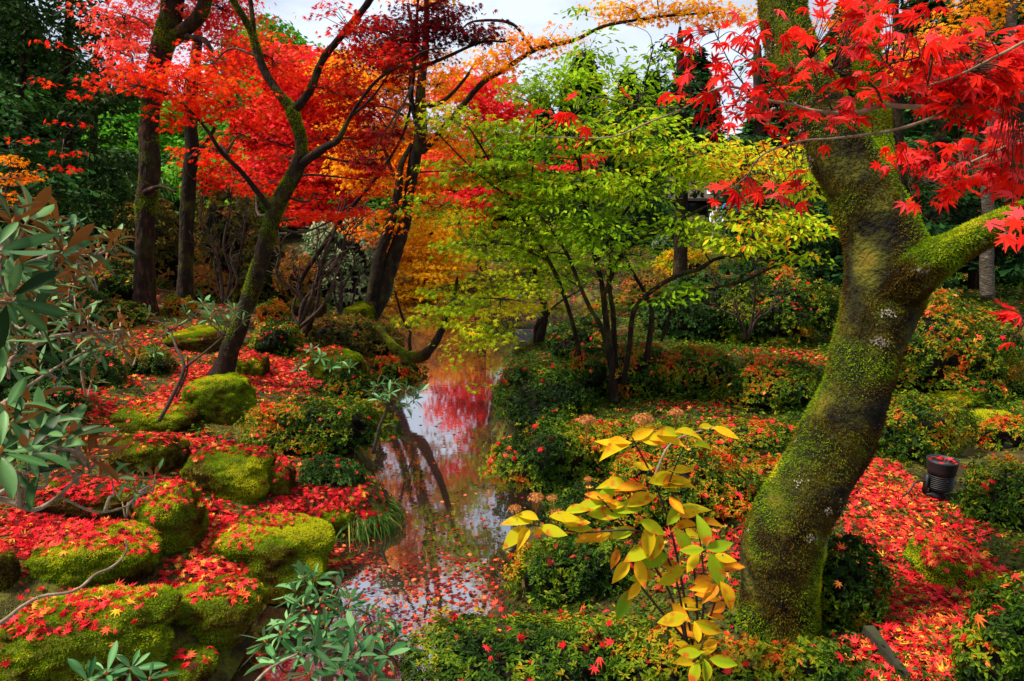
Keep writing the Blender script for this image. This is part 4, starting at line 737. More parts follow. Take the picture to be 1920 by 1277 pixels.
    for (u, v, Yc, ru, rv, rY, cov) in pads:
        c = at(u, v, Yc); s = px(u, v, Yc); size = .061; area = math.pi*ru*s*rv*s; n = max(1, int(cov*(2.5 if u < 1640 else 3.5)*area/(size*size*.42)))
        q = rdir(n)*(RS.rand(n, 1)**(1/2.2)); P = c+q*np.array([ru*s, rY, rv*s])
        for j in range(n):
            k = np.argmin(np.linalg.norm(SK-P[j], axis=1)); a = SK[k]; l = np.linalg.norm(a-P[j])
            md = (a+P[j])/2+np.array([0, 0, .1*l])+RS.normal(size=3)*.05*l; tube(tw, np.array([a, md, P[j]]), [.0010+.0010*l, .0008, .0005], 4, n=6)
        D = nrm(rdir(n)*np.array([1, .8, .3])+np.array([-.15, -.15, -.3])); N = nrm(np.array([0, -.3, .75])+.55*rdir(n))
        leaves(mb, T_HERO, P, N, D, size*RS.uniform(.7, 1.2, n), np.clip(.42+.38*RS.normal(size=n), 0, 1), 1.6, EDGE_T(T_HERO[0]))
    tag(tw.build('leaf_stalks', TWIGM, root), kind='stuff'); mb.build('leaves', HEROM, root, smooth=False)
spray_branch()

# low leafy undergrowth and moss on open ground
ug = MB(); mg = MB(); rsu = np.random.RandomState(9)
for (x0, x1, y0, y1, n, sz) in [(-3.4, 3, 1.2, 4.8, 9000, .028), (-6.5, 6, 4.8, 10, 16000, .042), (-14, 16, 10, 30, 22000, .09)]:
    x = rsu.uniform(x0, x1, n); y = rsu.uniform(y0, y1, n); q = vnoise(np.stack([x, y, 0*x], -1)*1.3, 33)+.5*vnoise(np.stack([x, y, 0*x], -1)*5, 34); d = sdf(x, y)
    k = (d > .12) & (q > np.where(x < 0, .5, -.6)); x, y = x[k], y[k]; z = height(x, y); m = 6; n = len(x)*m
    P = np.repeat(np.stack([x, y, z], -1), m, 0)+RS.normal(size=(n, 3))*sz*np.array([.8, .8, 0])+np.array([0, 0, 1])*np.abs(RS.normal(size=(n, 1)))*sz*.9
    leaves(ug, T_OVAL, P, np.array([0, 0, 1.])+.6*rdir(n), rdir(n)*np.array([1, 1, .5]), sz*RS.uniform(.7, 1.2, n), np.clip(.34+.2*fbm(P*2, 5, 2)+.1*RS.normal(size=n), 0, 1))
for (x0, x1, y0, y1, n, sz) in [(-3.2, 2.8, 1.2, 4.6, 90000, .016), (-6.5, 6, 4.6, 10, 70000, .03)]:
    x = rsu.uniform(x0, x1, n); y = rsu.uniform(y0, y1, n); k = sdf(x, y) > .02; x, y = x[k], y[k]; n = len(x); P = np.stack([x, y, height(x, y)-.002], -1)
    leaves(mg, T_BLADE, P, rdir(n), np.array([0, 0, 1.])+.5*rdir(n), sz*RS.uniform(.6, 1.3, n), np.clip(.40+.4*fbm(P*1.8, 15, 3)+.05*RS.normal(size=n), 0, 1))
tag(ug.build('undergrowth', AZAL, smooth=False), 'low green leafy undergrowth on the open banks', 'ground cover', kind='stuff')
tag(mg.build('ground_moss', MOSSB, smooth=False), 'moss growing on the open ground of the banks', 'moss', kind='stuff')

# ------------------------------------------------------------ dark evergreens and conifers beside the garden
tree('evergreen_tree', 'dark glossy evergreen filling the upper left, behind the thick dark trunk', 'tree',
     [(120, 520, 12.3, 36), (118, 400, 12.3, 30), (125, 280, 12.3, 26), (120, 160, 12.3, 22), (130, 40, 12.3, 18), (130, -100, 12.3, 10)],
     [[(52, 540, 12.8, 26), (48, 380, 12.8, 22), (45, 200, 12.8, 18), (50, 40, 12.8, 12)], [(40, 480, 12, 20), (36, 300, 12, 18), (44, 100, 12, 12)], [(185, 520, 12.8, 20), (175, 300, 12.8, 18), (180, 100, 12.8, 12)]],
     [(60, 40, 12, 110, 80, 1, 1.2, .5, .4), (180, 60, 12, 70, 70, 1, 1.2, .45, .4), (60, 170, 12.2, 90, 80, 1, 1.0, .45, .4), (180, 190, 12, 75, 80, 1, 1.2, .5, .4), (200, 310, 12, 60, 60, 1, 1.2, .5, .4), (110, 330, 12.3, 80, 70, 1, 1.0, .45, .4), (180, 400, 12, 80, 40, .8, 1.2, .5, .4), (100, -80, 12, 160, 70, 1.2, 1, .5, .4), (20, 300, 12.5, 60, 100, 1, .8, .4, .4)],
     DARKG, BARK, .13, T_OVAL, sprayr=.3, m=14, tilt=1.0, twigs=False)
tree('fir_tree', 'blue green fir branches entering from the left edge', 'tree',
     [(-60, 640, 9.5, 40), (-58, 400, 9.5, 34), (-55, 200, 9.5, 28), (-55, 0, 9.5, 18), (-55, -160, 9.5, 8)], [],
     [(10, 180, 9.4, 50, 20, .5, 1.3, .7, .3), (20, 230, 9.4, 45, 16, .5, 1.3, .6, .3), (40, 280, 9.3, 50, 18, .4, 1.3, .6, .3), (90, 330, 9.2, 65, 20, .4, 1.5, .6, .3), (120, 370, 9.2, 60, 18, .4, 1.2, .5, .3), (0, 350, 9.4, 50, 20, .4, 1.2, .5, .3)],
     CONIF, BARK, .15, T_FIR, sprayr=.3, m=12, tilt=.4, twigs=False)
tree('young_maple', 'small yellow orange leaved maple at the left edge in front of the fir', 'tree',
     [(-20, 620, 8.6, 16), (-15, 520, 8.6, 13), (-5, 420, 8.6, 9), (20, 330, 8.6, 5)], [],
     [(20, 300, 8.5, 45, 14, .3, 1.0, .6, .3), (30, 335, 8.5, 50, 16, .3, 1.0, .55, .3), (20, 370, 8.6, 50, 14, .3, .9, .6, .3), (70, 400, 8.6, 22, 8, .2, .6, .5, .3)], ORANGE, BARK, .09, T_MAPLE5, sprayr=.2, m=10)
for (u, vt, Yc, wd, lab, st) in [(1680, -60, 11, 120, 'dark conifer directly right of the mossy trunk with sky showing through its branches', .8), (1830, -90, 12.5, 130, 'dark conifer behind the slim pale barked tree', .9),
                           (1760, 60, 15, 170, 'deep shadowed conifer between the other two behind the right limb', 1.0), (1275, 70, 15.5, 80, 'dark conifer left of the mossy trunk above the lime leaves', 1.0), (1420, 120, 17, 100, 'blackish conifer half hidden by the mossy trunk on its left side', 1.0), (1945, 40, 10, 110, 'dark conifer cut off by the right edge', .8)]:
    pads = []; nlev = 9
    for k in range(nlev):
        f = k/(nlev-1); v = vt+((345 if u == 1275 else 500)-vt)*f
        for sgn in (-1, 1): pads.append((u+sgn*wd*.38*(.25+f), v, Yc+RS.uniform(-.5, .5), wd*.5*(.25+.8*f), 26*12/Yc, .8, .85*st, .2, .3))
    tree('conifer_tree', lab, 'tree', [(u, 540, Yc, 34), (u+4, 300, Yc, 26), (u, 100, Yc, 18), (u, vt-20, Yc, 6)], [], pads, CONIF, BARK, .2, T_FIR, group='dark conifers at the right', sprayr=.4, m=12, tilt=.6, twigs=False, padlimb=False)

# ------------------------------------------------------------ forest beyond the pond: prototypes and copies
def proto(name, kind, Hh, Wd, mat, n, seed):
    rs = np.random.RandomState(seed); root = empty(name, (0, 0, 0), '', 'tree', 'trees beyond the pond')
    mb = MB(); tube(mb, np.array([[0, 0, -.5], [.1, 0, Hh*.4], [0, .1, Hh*.95]]), [.24, .16, .03], 8, n=14, bump=.1)
    mb.build('trunk', BARK, root); lm = MB()
    if kind == 'c':
        h = Hh*(1-rs.rand(n)**.62*.95); a = rs.rand(n)*2*math.pi; lay = (h*1.6) % 1.0
        r = Wd/2*(1-h/Hh)**.8*(.45+.55*rs.rand(n)**.5)*(.75+.4*lay)*(1+.25*np.sin(a*3+seed))
        P = np.stack([r*np.cos(a), r*np.sin(a), h-.12*r], -1); D = np.stack([np.cos(a), np.sin(a), -.35+0*a], -1)+.5*rdir(n); N = np.array([0, 0, 1.0])+.5*rdir(n)
        leaves(lm, T_FIR, P, N, D, rs.uniform(.35, .7, n), np.clip(.5+.3*fbm(P*.8, seed)+.2*rs.normal(size=n), 0, 1))
    else:
        K_ = 26; cc = rdir(K_)*np.array([Wd*.42, Wd*.42, Hh*.33])*(rs.rand(K_, 1)**.4)+np.array([0, 0, Hh*.6]); rr = rs.uniform(.16, .27, K_)*Wd
        k = rs.randint(0, K_, n); P = cc[k]+rdir(n)*rr[k][:, None]*(rs.rand(n, 1)**.35)*np.array([1, 1, .75]); P[:, 2] = np.maximum(P[:, 2], .2)
        leaves(lm, T_CLUMP, P, nrm(P-cc[k])+.7*rdir(n)+np.array([0, 0, .4]), rdir(n), rs.uniform(.16, .32, n), np.clip(.5+.3*fbm(P*.7, seed)+.2*rs.normal(size=n), 0, 1))
    lm.build('crown', mat, root, smooth=False); return root
def copy_tree(o, parent=None):
    c = o.copy(); COL.objects.link(c)
    if parent: c.parent = parent
    for ch in list(o.children): copy_tree(ch, c)
    return c
PROT = {'c': proto('conifer_tree', 'c', 12, 5.5, CONIF, 9000, 1), 'd': proto('conifer_tree', 'c', 12, 4.0, DARKG, 8000, 2), 'b': proto('broadleaf_tree', 'b', 9, 7, DARKG, 11000, 3),
        'g': proto('broadleaf_tree', 'b', 9, 6.5, BRIGHTG, 11000, 4), 'o': proto('broadleaf_tree', 'b', 7, 6.5, ORANGE, 10000, 5), 'r': proto('broadleaf_tree', 'b', 7, 6, ROSE, 10000, 6), 'y': proto('broadleaf_tree', 'b', 7, 6, GREENYEL, 10000, 8)}
used = set()
FAR = [('g', 545, 36, 30, 'bright green conical tree top against the sky, left of centre'), ('c', 470, 60, 36, 'green conifer behind the bright green conical tree top'), ('c', 640, 130, 40, 'far conifer directly behind the crimson canopy'),
       ('b', 700, 230, 32, 'dark broadleaf tree behind the golden leaves'), ('c', 1090, 95, 34, 'far conifer under the arching orange branch'), ('d', 1170, 130, 36, 'narrow far conifer at the low gap in the sky'), ('d', 1215, 128, 40, 'second narrow far conifer at the low gap in the sky'),
       ('c', 1010, 170, 42, 'far conifer behind the olive leaves'), ('b', 1130, 190, 30, 'dark tree low behind the lime shrub tree'), ('c', 1290, 90, 30, 'far conifer between sky gap and dark conifer'), ('b', 950, 250, 36, 'dark tree on the far bank behind the olive maple'),
       ('b', 830, 230, 38, 'dark tree behind the arching branch'), ('b', 760, 220, 44, 'deep green tree far behind the forked black trunk'), ('o', 760, 260, 27, 'orange tree far across the pond behind the forked trunk'), ('r', 840, 285, 29, 'red tree far across the pond'),
       ('y', 930, 330, 26, 'yellow green tree low across the pond'), ('g', 330, 190, 26, 'green tree seen between the dark trunks'), ('g', 420, 230, 28, 'green tree behind the leaning maple'), ('b', 260, 130, 34, 'dark tree behind the thick dark trunk'),
       ('b', 160, 60, 32, 'dark tree far behind the evergreen'), ('c', 60, -60, 30, 'tall conifer far behind the left edge'), ('c', -60, -90, 26, 'tall conifer beyond the left edge'), ('b', 380, 160, 38, 'dark green tree between trunks, farther back'), ('c', 560, 150, 44, 'conifer far behind the leaning maple fork'),
       ('b', 1250, 240, 32, 'dark tree behind the people'), ('b', 1360, 250, 34, 'dark tree behind the garden hut'), ('c', 1450, 60, 26, 'tall conifer behind the upper mossy trunk'), ('c', 1560, 0, 28, 'tall conifer right behind the mossy trunk'), ('c', 1700, -60, 26, 'tall conifer far behind the right limb'),
       ('c', 1800, -80, 30, 'far tall conifer behind the slim pale tree'), ('c', 1900, -60, 26, 'far tall conifer at the right edge'), ('b', 1500, 200, 26, 'dark broadleaf tree behind the mossy trunk'), ('b', 1650, 230, 24, 'dark broadleaf tree right behind the mossy trunk'), ('b', 1800, 240, 26, 'dark broadleaf tree low at the right'), ('b', 1930, 220, 24, 'dark broadleaf tree at the right edge')]
for k, (kd, u, vt, Yc, lab) in enumerate(FAR):
    o = PROT[kd] if kd not in used else copy_tree(PROT[kd]); used.add(kd)
    Hh = {'c': 12, 'd': 12}.get(kd, 9 if kd in 'bg' else 7); c = at(u, 400, Yc); zt = at(u, vt, Yc)[2]; gz = float(height(c[0], c[1])); sc_ = max(.4, (zt-gz)/Hh)
    o.location = (c[0], c[1], gz); o.scale = (max(sc_, .8), max(sc_, .8), sc_); o.rotation_euler = (0, 0, k*2.4); o['label'] = lab
HEDGE = [(620, 380, 28), (760, 360, 30), (500, 370, 26), (380, 330, 24), (250, 330, 22), (900, 390, 27), (1040, 380, 30), (1180, 360, 28), (1420, 360, 30), (1560, 330, 20), (1700, 320, 19), (1850, 310, 20), (120, 330, 18), (-20, 330, 16), (1980, 320, 16)]
HL = ['far left of centre', 'behind the golden leaves', 'behind the leaning maple', 'behind the second dark trunk', 'behind the thick dark trunk', 'across the pond in the middle', 'across the pond behind the pond maple', 'behind the shrub tree', 'right of the garden hut', 'behind the mossy trunk', 'right behind the mossy trunk', 'behind the slim pale tree', 'behind the dark evergreen', 'at the left edge', 'at the right edge']
hp = None
for k, ((u, vt, Yc), l) in enumerate(zip(HEDGE, HL)):
    if hp is None:
        hp = proto('background_bush', 'b', 3.2, 6, DARKG, 9000, 11); o = hp; o['category'] = 'shrub'; o['group'] = 'dark bushes closing the background'
    else: o = copy_tree(hp)
    c = at(u, 400, Yc); gz = float(height(c[0], c[1])); zt = at(u, vt, Yc)[2]; o.location = (c[0], c[1], gz); s_ = max(.5, (zt-gz)/2.7); o.scale = (s_, s_, s_); o.rotation_euler = (0, 0, k*1.7); o['label'] = 'dark background bush '+l

# ------------------------------------------------------------ rhododendrons
def rhodo(label, base, shoots, ll, mat, nl=(8, 12), name='rhododendron', stem=.004, extra=[], bark=TWIGP, up=.75, cat='shrub', droop=None, bend=.3):
    root = empty(name, base, label, cat, 'rhododendrons by the stream'); tw = MB(); lm = MB(); bd = MB(); base = np.array(base, float)
    for ex in extra:
        P, r = P3(ex); tube(tw, P, r, 9, step=.02, bump=.1)
    anch = np.vstack([catmull(P3(ex)[0], 20) for ex in extra]+[base[None]])
    for (u, v, Yc, *rest) in shoots:
        p = at(u, v, Yc); L_ = ll*(rest[0] if rest else 1)
        k = np.argmin(np.linalg.norm(anch-p, axis=1)+.6*np.maximum(0, anch[:, 2]-p[2])); a = anch[k]; l = np.linalg.norm(p-a)
        ax = nrm(np.array([0, 0, 1.])*up+.55*nrm(p-a)+.35*rdir(1)[0])
        md = (a+p)/2+RS.normal(size=3)*l*.10-np.array([0, 0, bend*.3*l]); tube(tw, np.array([a, md, p-ax*.04, p]), [stem*1.3, stem, stem*.7, stem*.5], 6, n=12, bump=.1)
        n = RS.randint(*nl); az = np.arange(n)*2.4+RS.rand(); B1 = nrm(np.cross(ax, [.3, .8, .1])); B2 = np.cross(ax, B1)
        el = np.linspace(.95, -.25, n)+RS.normal(size=n)*.18; rad = np.cos(az)[:, None]*B1+np.sin(az)[:, None]*B2
        D = rad*np.cos(el)[:, None]+ax*np.sin(el)[:, None]; N = nrm(ax*np.cos(el)[:, None]-rad*np.sin(el)[:, None]+.25*rdir(n))
        leaves(lm, T_RHODO, np.repeat(p[None], n, 0)+D*.012, N, D, L_*.80*RS.uniform(.55, 1.12, n), np.clip(.5+.28*RS.normal(size=n), 0, 1), 1.3, np.tile([0, .35, 0], 8))
        tube(bd, np.array([p, p+ax*L_*.09, p+ax*L_*.16]), [L_*.03, L_*.045, L_*.008], 6, n=6, tint=.6)
    tag(tw.build('stems', bark, root), kind='stuff'); lm.build('leaves', mat, root, smooth=True); tag(bd.build('buds', SEEDM, root), kind='stuff')
    return root
sh = [(25, 420, 1.35), (85, 425, 1.75, .8), (140, 440, 1.9, .8), (185, 465, 2.0, .8), (30, 500, 1.3), (110, 500, 1.7, .85), (60, 455, 1.5, .9), (160, 500, 2.0, .75), (200, 480, 2.1, .7), (15, 560, 1.25), (70, 560, 1.6, .9), (-10, 470, 1.2), (100, 455, 1.8, .8), (130, 540, 1.9, .7), (-20, 390, 1.4), (50, 415, 1.45, .9), (120, 470, 1.7), (90, 530, 1.6), (45, 540, 1.4), (150, 470, 1.8, .9), (215, 455, 2.0, .8), (175, 520, 1.9, .9), (110, 425, 1.8, .8), (0, 520, 1.35), (60, 590, 1.5)]
rhodo('large left rhododendron with rust brown leaf undersides and pale jade upper sides', G(-160, 900), sh, .112, RHODO, extra=[[(-160, 760, 1.6, 30), (-80, 640, 1.55, 22), (-20, 560, 1.5, 16), (40, 500, 1.6, 11), (110, 480, 1.8, 8), (180, 480, 2.0, 6)], [(-80, 640, 1.55, 16), (-20, 480, 1.4, 12), (10, 440, 1.35, 8)]])
sh = [(110, 575, 1.9), (165, 600, 2.0), (210, 620, 2.1), (150, 650, 2.0, .8), (240, 620, 2.2, .8), (90, 640, 1.8, .8), (120, 690, 1.8, .8), (190, 660, 2.0, .7), (255, 670, 2.2, .7), (60, 600, 1.7), (170, 720, 2, .8), (30, 650, 1.6, .8), (140, 560, 2.1, .7), (225, 585, 2.3, .7), (20, 610, 1.5), (50, 640, 1.6), (85, 590, 1.7), (130, 620, 1.9), (180, 630, 2.0), (10, 680, 1.5), (75, 700, 1.7), (215, 650, 2.1), (0, 640, 1.4), (150, 585, 1.9)]
rhodo('rhododendron branches at the left with smaller leaves above a pale bare limb', G(-150, 980), sh, .085, RHODO, extra=[[(-120, 800, 1.5, 26), (-20, 705, 1.55, 20), (40, 665, 1.6, 17), (70, 645, 1.7, 13), (110, 630, 1.8, 10), (160, 625, 1.95, 7), (225, 620, 2.1, 5)], [(-30, 780, 1.45, 10), (60, 720, 1.6, 8), (120, 680, 1.8, 5), (160, 660, 2, 4)]])
sh = [(20, 800, 1.25), (75, 815, 1.3), (50, 850, 1.2), (110, 840, 1.35), (0, 850, 1.15), (165, 860, 1.45, .95), (130, 880, 1.4, .8), (45, 780, 1.4, .8), (255, 925, 1.7, .6), (230, 945, 1.75, .45), (270, 905, 1.8, .45), (90, 790, 1.5, .7), (30, 880, 1.2), (80, 880, 1.3), (150, 835, 1.45), (60, 760, 1.45, .9), (10, 770, 1.3), (185, 850, 1.5, .8), (130, 820, 1.4), (210, 900, 1.6, .7), (250, 900, 1.65, .6), (290, 895, 1.75, .55)]
rhodo('near rhododendron at the left edge with long pale leaves over the moss rocks', G(-150, 1150), sh, .108, RHODO, extra=[[(-100, 930, 1.25, 18), (0, 935, 1.3, 13), (40, 950, 1.3, 11), (70, 955, 1.32, 10), (110, 930, 1.36, 9), (145, 895, 1.4, 7), (160, 870, 1.42, 5)], [(110, 930, 1.36, 6), (180, 960, 1.5, 5), (235, 950, 1.7, 4), (255, 930, 1.7, 3)]])
sh = [(590, 1090, 2.5), (555, 1110, 2.5), (635, 1105, 2.55), (600, 1130, 2.4), (545, 1170, 2.35), (690, 1150, 2.5), (640, 1155, 2.4), (720, 1190, 2.45), (640, 1215, 2.25), (590, 1200, 2.25), (560, 1230, 2.2), (690, 1240, 2.2), (740, 1205, 2.4), (500, 1205, 2.3), (640, 1260, 2.1), (580, 1265, 2.1), (760, 1235, 2.35, .8), (520, 1245, 2.2), (700, 1275, 2.1), (620, 1120, 2.6, .8), (570, 1140, 2.4), (655, 1130, 2.45), (530, 1190, 2.3), (610, 1180, 2.3), (670, 1195, 2.3), (715, 1165, 2.45), (600, 1235, 2.15), (660, 1235, 2.15), (570, 1085, 2.5, .9), (720, 1230, 2.3)]
rhodo('jade green rhododendron in the bottom centre standing over the water edge', G(560, 1290), sh, .128, RHODO2, bark=TWIGM, stem=.005, up=1.0, extra=[[(520, 1340, 2.05, 12), (545, 1270, 2.15, 9), (590, 1200, 2.3, 7)], [(560, 1340, 2.0, 12), (640, 1280, 2.1, 9), (690, 1210, 2.3, 7)]])
sh = [(200, 1265, 2.0), (245, 1255, 2.05), (165, 1280, 1.95), (280, 1275, 2.0, .8)]
rhodo('few rhododendron leaves poking up from the bottom edge at the left', G(220, 1310), sh, .12, RHODO2, bark=TWIGM)
sh = [(708, 725, 5.2), (735, 720, 5.2), (760, 735, 5.1), (715, 750, 5.0), (745, 755, 5.0), (775, 750, 5.1), (730, 738, 5.0), (700, 740, 5.1), (760, 765, 5.0), (785, 735, 5.2)]
rhodo('small rhododendron bunch hanging over the stream beside the spilling azalea', (-1.2, 5.0, .15), sh, .12, RHODO2, bark=TWIGM, extra=[[(700, 850, 5.0, 10), (712, 800, 5.0, 8), (730, 760, 5.0, 6)]])
sh = [(400, 585, 4.4), (430, 600, 4.4), (380, 570, 4.5), (440, 580, 4.3), (455, 600, 4.3), (410, 610, 4.4), (330, 610, 4.5), (350, 590, 4.6), (395, 600, 4.3), (280, 590, 4.6, .8), (310, 625, 4.5, .8), (290, 660, 4.4, .8)]
rhodo('sparse rhododendron twigs in front of the leaning maple trunk', G(290, 790), sh, .11, RHODO2, bark=TWIGM, extra=[[(298, 790, 4.2, 9), (325, 740, 4.25, 9), (345, 690, 4.3, 8), (330, 650, 4.4, 6), (320, 620, 4.5, 4)], [(345, 690, 4.3, 6), (385, 660, 4.3, 5), (420, 630, 4.3, 4)], [(330, 745, 4.25, 6), (350, 700, 4.3, 5), (352, 668, 4.3, 3)]])
sh = [(585, 655, 6.2), (600, 670, 6.1), (640, 680, 6.1), (620, 690, 6.0), (560, 690, 6.2), (655, 690, 6.0)]
rhodo('low small rhododendron in the shade between the leaning maple and the bank', G(600, 735), sh, .12, RHODO2, bark=TWIGM)
# pale twig arching over the moss rocks
def twig(path, label, mat=TWIGP, name='fallen_branch'):
    mb = MB(); P, r = P3(path); tube(mb, P, r, 8, step=.015, bump=.12); mid = P[0]
    o = mb.build(name, mat, loc=mid); tag(o, label, 'branch'); return o
twig([(-60, 1190, 1.62, 11), (0, 1168, 1.65, 10), (40, 1138, 1.7, 9), (80, 1118, 1.75, 8), (140, 1108, 1.8, 7), (178, 1078, 1.9, 7), (205, 1066, 1.95, 6), (228, 1048, 2.0, 5), (238, 1030, 2.0, 4), (235, 1010, 2.0, 3)], 'thin bare grey twig arching over the moss rocks at the lower left')
twig([(470, 1290, 2.0, 8), (500, 1258, 2.05, 7), (530, 1240, 2.1, 6), (560, 1225, 2.15, 5)], 'pale bare twig crossing low beneath the bottom centre rhododendron')

# ------------------------------------------------------------ bare branched shrubs behind the leaning maple
def bare(label, base, tips, name='bare_shrub', w=10, mat=TWIGM, seed=0):
    root = empty(name, at(*base), label, 'shrub', 'bare branched shrubs'); rs = np.random.RandomState(seed); b = at(*base); s = px(*base)
    for (u, v, Yc, ww) in tips:
        p = at(u, v, Yc); mb = MB(); l = np.linalg.norm(p-b); C = np.array([b, b+(p-b)*.3+rs.normal(size=3)*l*.05, b+(p-b)*.55+rs.normal(size=3)*l*.05, b+(p-b)*.8+rs.normal(size=3)*l*.05, p])
        _, _, c = tube(mb, C, np.array([1, .85, .65, .4, .15])*ww*s*.36, 7, n=26, bump=.15, seed=seed)
        for j in range(22):
            a = c[rs.randint(6, 26)]; q = a+(nrm((p-b)+rs.normal(size=3)*l*.55))*l*rs.uniform(.08, .3); m_ = (a+q)/2+rs.normal(size=3)*l*.03; tube(mb, np.array([a, m_, q]), [ww*s*.13, ww*s*.08, ww*s*.03], 4, n=7)
        mb.build('stem', mat, root)
bare('bare crooked shrub with dark stems right of the leaning maple', (560, 615, 8.8), [(520, 430, 8.8, 12), (650, 380, 8.6, 14), (600, 430, 8.6, 10), (690, 400, 8.7, 9), (640, 470, 8.5, 12), (550, 480, 8.9, 9)], seed=3)
bare('bare shrub with thin upright stems left of the leaning maple', (420, 570, 9.5), [(380, 380, 9.5, 9), (430, 360, 9.3, 9), (460, 400, 9.2, 8), (400, 440, 9.6, 8), (480, 330, 9.2, 8)], seed=5)
bare('bare shrub with slender stems behind the brown azalea', (640, 600, 10.5), [(640, 430, 10.5, 9), (600, 460, 10.4, 7), (670, 420, 10.4, 8), (700, 470, 10.4, 6)], seed=9)
bare('leafless grey shrub in the shade under the shrub tree branches', (1400, 640, 7.2), [(1330, 500, 7.2, 7), (1420, 480, 7, 8), (1480, 520, 7, 7), (1380, 560, 7.1, 6)], seed=12)

# ------------------------------------------------------------ yellow leaved hydrangea
def hydrangea():
    root = empty('hydrangea', G(1285, 1200), 'yellow leaved hydrangea with dried flower heads in front of the mossy trunk', 'shrub')
    b0 = G(1290, 1215)
    stems = [[(1290, 1215, 2.25), (1265, 1080, 2.15), (1210, 1000, 2.1), (1090, 998, 2.05), (1000, 985, 2.0)], [(1292, 1215, 2.25), (1250, 1100, 2.2), (1180, 1000, 2.15), (1140, 950, 2.1), (1120, 930, 2.1)],
             [(1300, 1215, 2.3), (1262, 1010, 2.2), (1225, 900, 2.15), (1190, 830, 2.1), (1185, 820, 2.1)], [(1310, 1215, 2.3), (1300, 1060, 2.2), (1262, 930, 2.15), (1255, 905, 2.1), (1290, 820, 2.1)],
             [(1310, 1215, 2.3), (1320, 1120, 2.2), (1315, 1030, 2.15), (1300, 960, 2.1)], [(1305, 1215, 2.2), (1330, 1160, 2.1), (1345, 1110, 2.05), (1355, 1040, 2.0)], [(1300, 1240, 2.1), (1310, 1230, 2.05), (1315, 1215, 2.0), (1320, 1200, 2.0)],
             [(1225, 900, 2.15), (1260, 830, 2.15), (1340, 800, 2.15)], [(1285, 1200, 2.2), (1210, 1110, 2.15), (1180, 1060, 2.1), (1190, 1010, 2.1)]]
    for st in stems:
        mb = MB(); P = np.array([at(*p) for p in st]); tube(mb, P, np.linspace(.0052, .002, len(P)), 7, step=.02, bump=.1); mb.build('stem', TWIGP if st[0][1] < 1000 else TWIGM, root)
    # leaf: base u, v, Y, tip direction deg (0 right, 90 up), length px, tint, facing (1 = towards the camera, 0 = edge on)
    LV = [(1000, 980, 2, 190, 85, .45, .25), (985, 985, 2, 235, 80, .5, .5), (990, 990, 2, 250, 60, .7, .4), (1010, 975, 2, 160, 60, .6, .3), (1030, 968, 2.02, 10, 80, .42, .3), (1050, 975, 2.05, 5, 75, .55, .4), (1040, 985, 2.03, 215, 60, .75, .3), (1060, 960, 2.05, 30, 70, .4, .35),
          (1120, 950, 2.1, 60, 80, .12, .5), (1130, 945, 2.1, 200, 80, .35, .3), (1100, 965, 2.1, 20, 100, .3, .35), (1150, 960, 2.1, 0, 80, .25, .5), (1110, 990, 2.05, 180, 70, .3, .25), (1175, 950, 2.1, 30, 90, .5, .4), (1180, 920, 2.12, 160, 85, .45, .3),
          (1185, 830, 2.1, 185, 92, .55, .22), (1180, 832, 2.1, 200, 75, .6, .2), (1180, 835, 2.1, 232, 92, .62, .15), (1200, 822, 2.1, 20, 60, .3, .4), (1215, 825, 2.1, 330, 92, .6, .3), (1230, 815, 2.1, 0, 75, .35, .35), (1265, 810, 2.12, 15, 70, .55, .3), (1310, 800, 2.15, 20, 40, .5, .5), (1335, 800, 2.15, 310, 70, .58, .3), (1300, 835, 2.15, 340, 50, .35, .4),
          (1215, 905, 2.12, 20, 98, .3, .5), (1225, 910, 2.12, 0, 85, .5, .3), (1240, 915, 2.1, 345, 90, .6, .3), (1210, 912, 2.12, 185, 80, .65, .3), (1255, 905, 2.1, 15, 60, .5, .4), (1255, 930, 2.1, 290, 60, .75, .4),
          (1200, 975, 2.1, 330, 70, .4, .6), (1215, 985, 2.1, 270, 80, .55, .7), (1190, 990, 2.1, 210, 70, .38, .6), (1250, 985, 2.1, 60, 70, .3, .6), (1265, 990, 2.1, 300, 80, .25, .7), (1240, 1000, 2.1, 250, 75, .55, .8), (1270, 965, 2.1, 10, 60, .5, .5), (1225, 1020, 2.1, 230, 90, .3, .5),
          (1325, 1025, 2.02, 100, 80, .2, .8), (1325, 1030, 2.02, 20, 70, .15, .6), (1330, 1035, 2.02, 290, 95, .22, .85), (1320, 1030, 2.02, 180, 60, .2, .5), (1310, 1035, 2.05, 240, 60, .6, .7), (1340, 1040, 2.0, 330, 55, .65, .5),
          (1180, 1050, 2.1, 240, 70, .65, .6), (1160, 1030, 2.1, 255, 50, .8, .5), (1195, 1045, 2.1, 280, 75, .7, .6), (1180, 1105, 2.1, 250, 80, .05, .8), (1230, 1075, 2.1, 200, 70, .3, .7), (1235, 1095, 2.1, 30, 75, .4, .7), (1200, 1090, 2.1, 240, 55, .6, .6), (1345, 1095, 2.0, 240, 60, .75, .5), (1350, 1090, 2.0, 285, 75, .62, .6), (1340, 1100, 2.0, 180, 60, .7, .5), (1255, 1040, 2.12, 210, 90, .1, .5),
          (1290, 1155, 2.0, 190, 80, .5, .6), (1300, 1165, 2.0, 340, 80, .48, .8), (1320, 1120, 2.05, 0, 45, .7, .5), (1310, 1205, 1.95, 90, 50, .65, .5), (1315, 1225, 1.95, 180, 60, .35, .6), (1320, 1235, 1.95, 270, 60, .25, .7), (1330, 1235, 1.95, 345, 70, .35, .6), (1310, 1240, 1.95, 250, 65, .2, .6), (1260, 1130, 2.1, 300, 60, .8, .5), (1300, 1095, 2.1, 20, 60, .85, .4)]
    rl = np.random.RandomState(4)
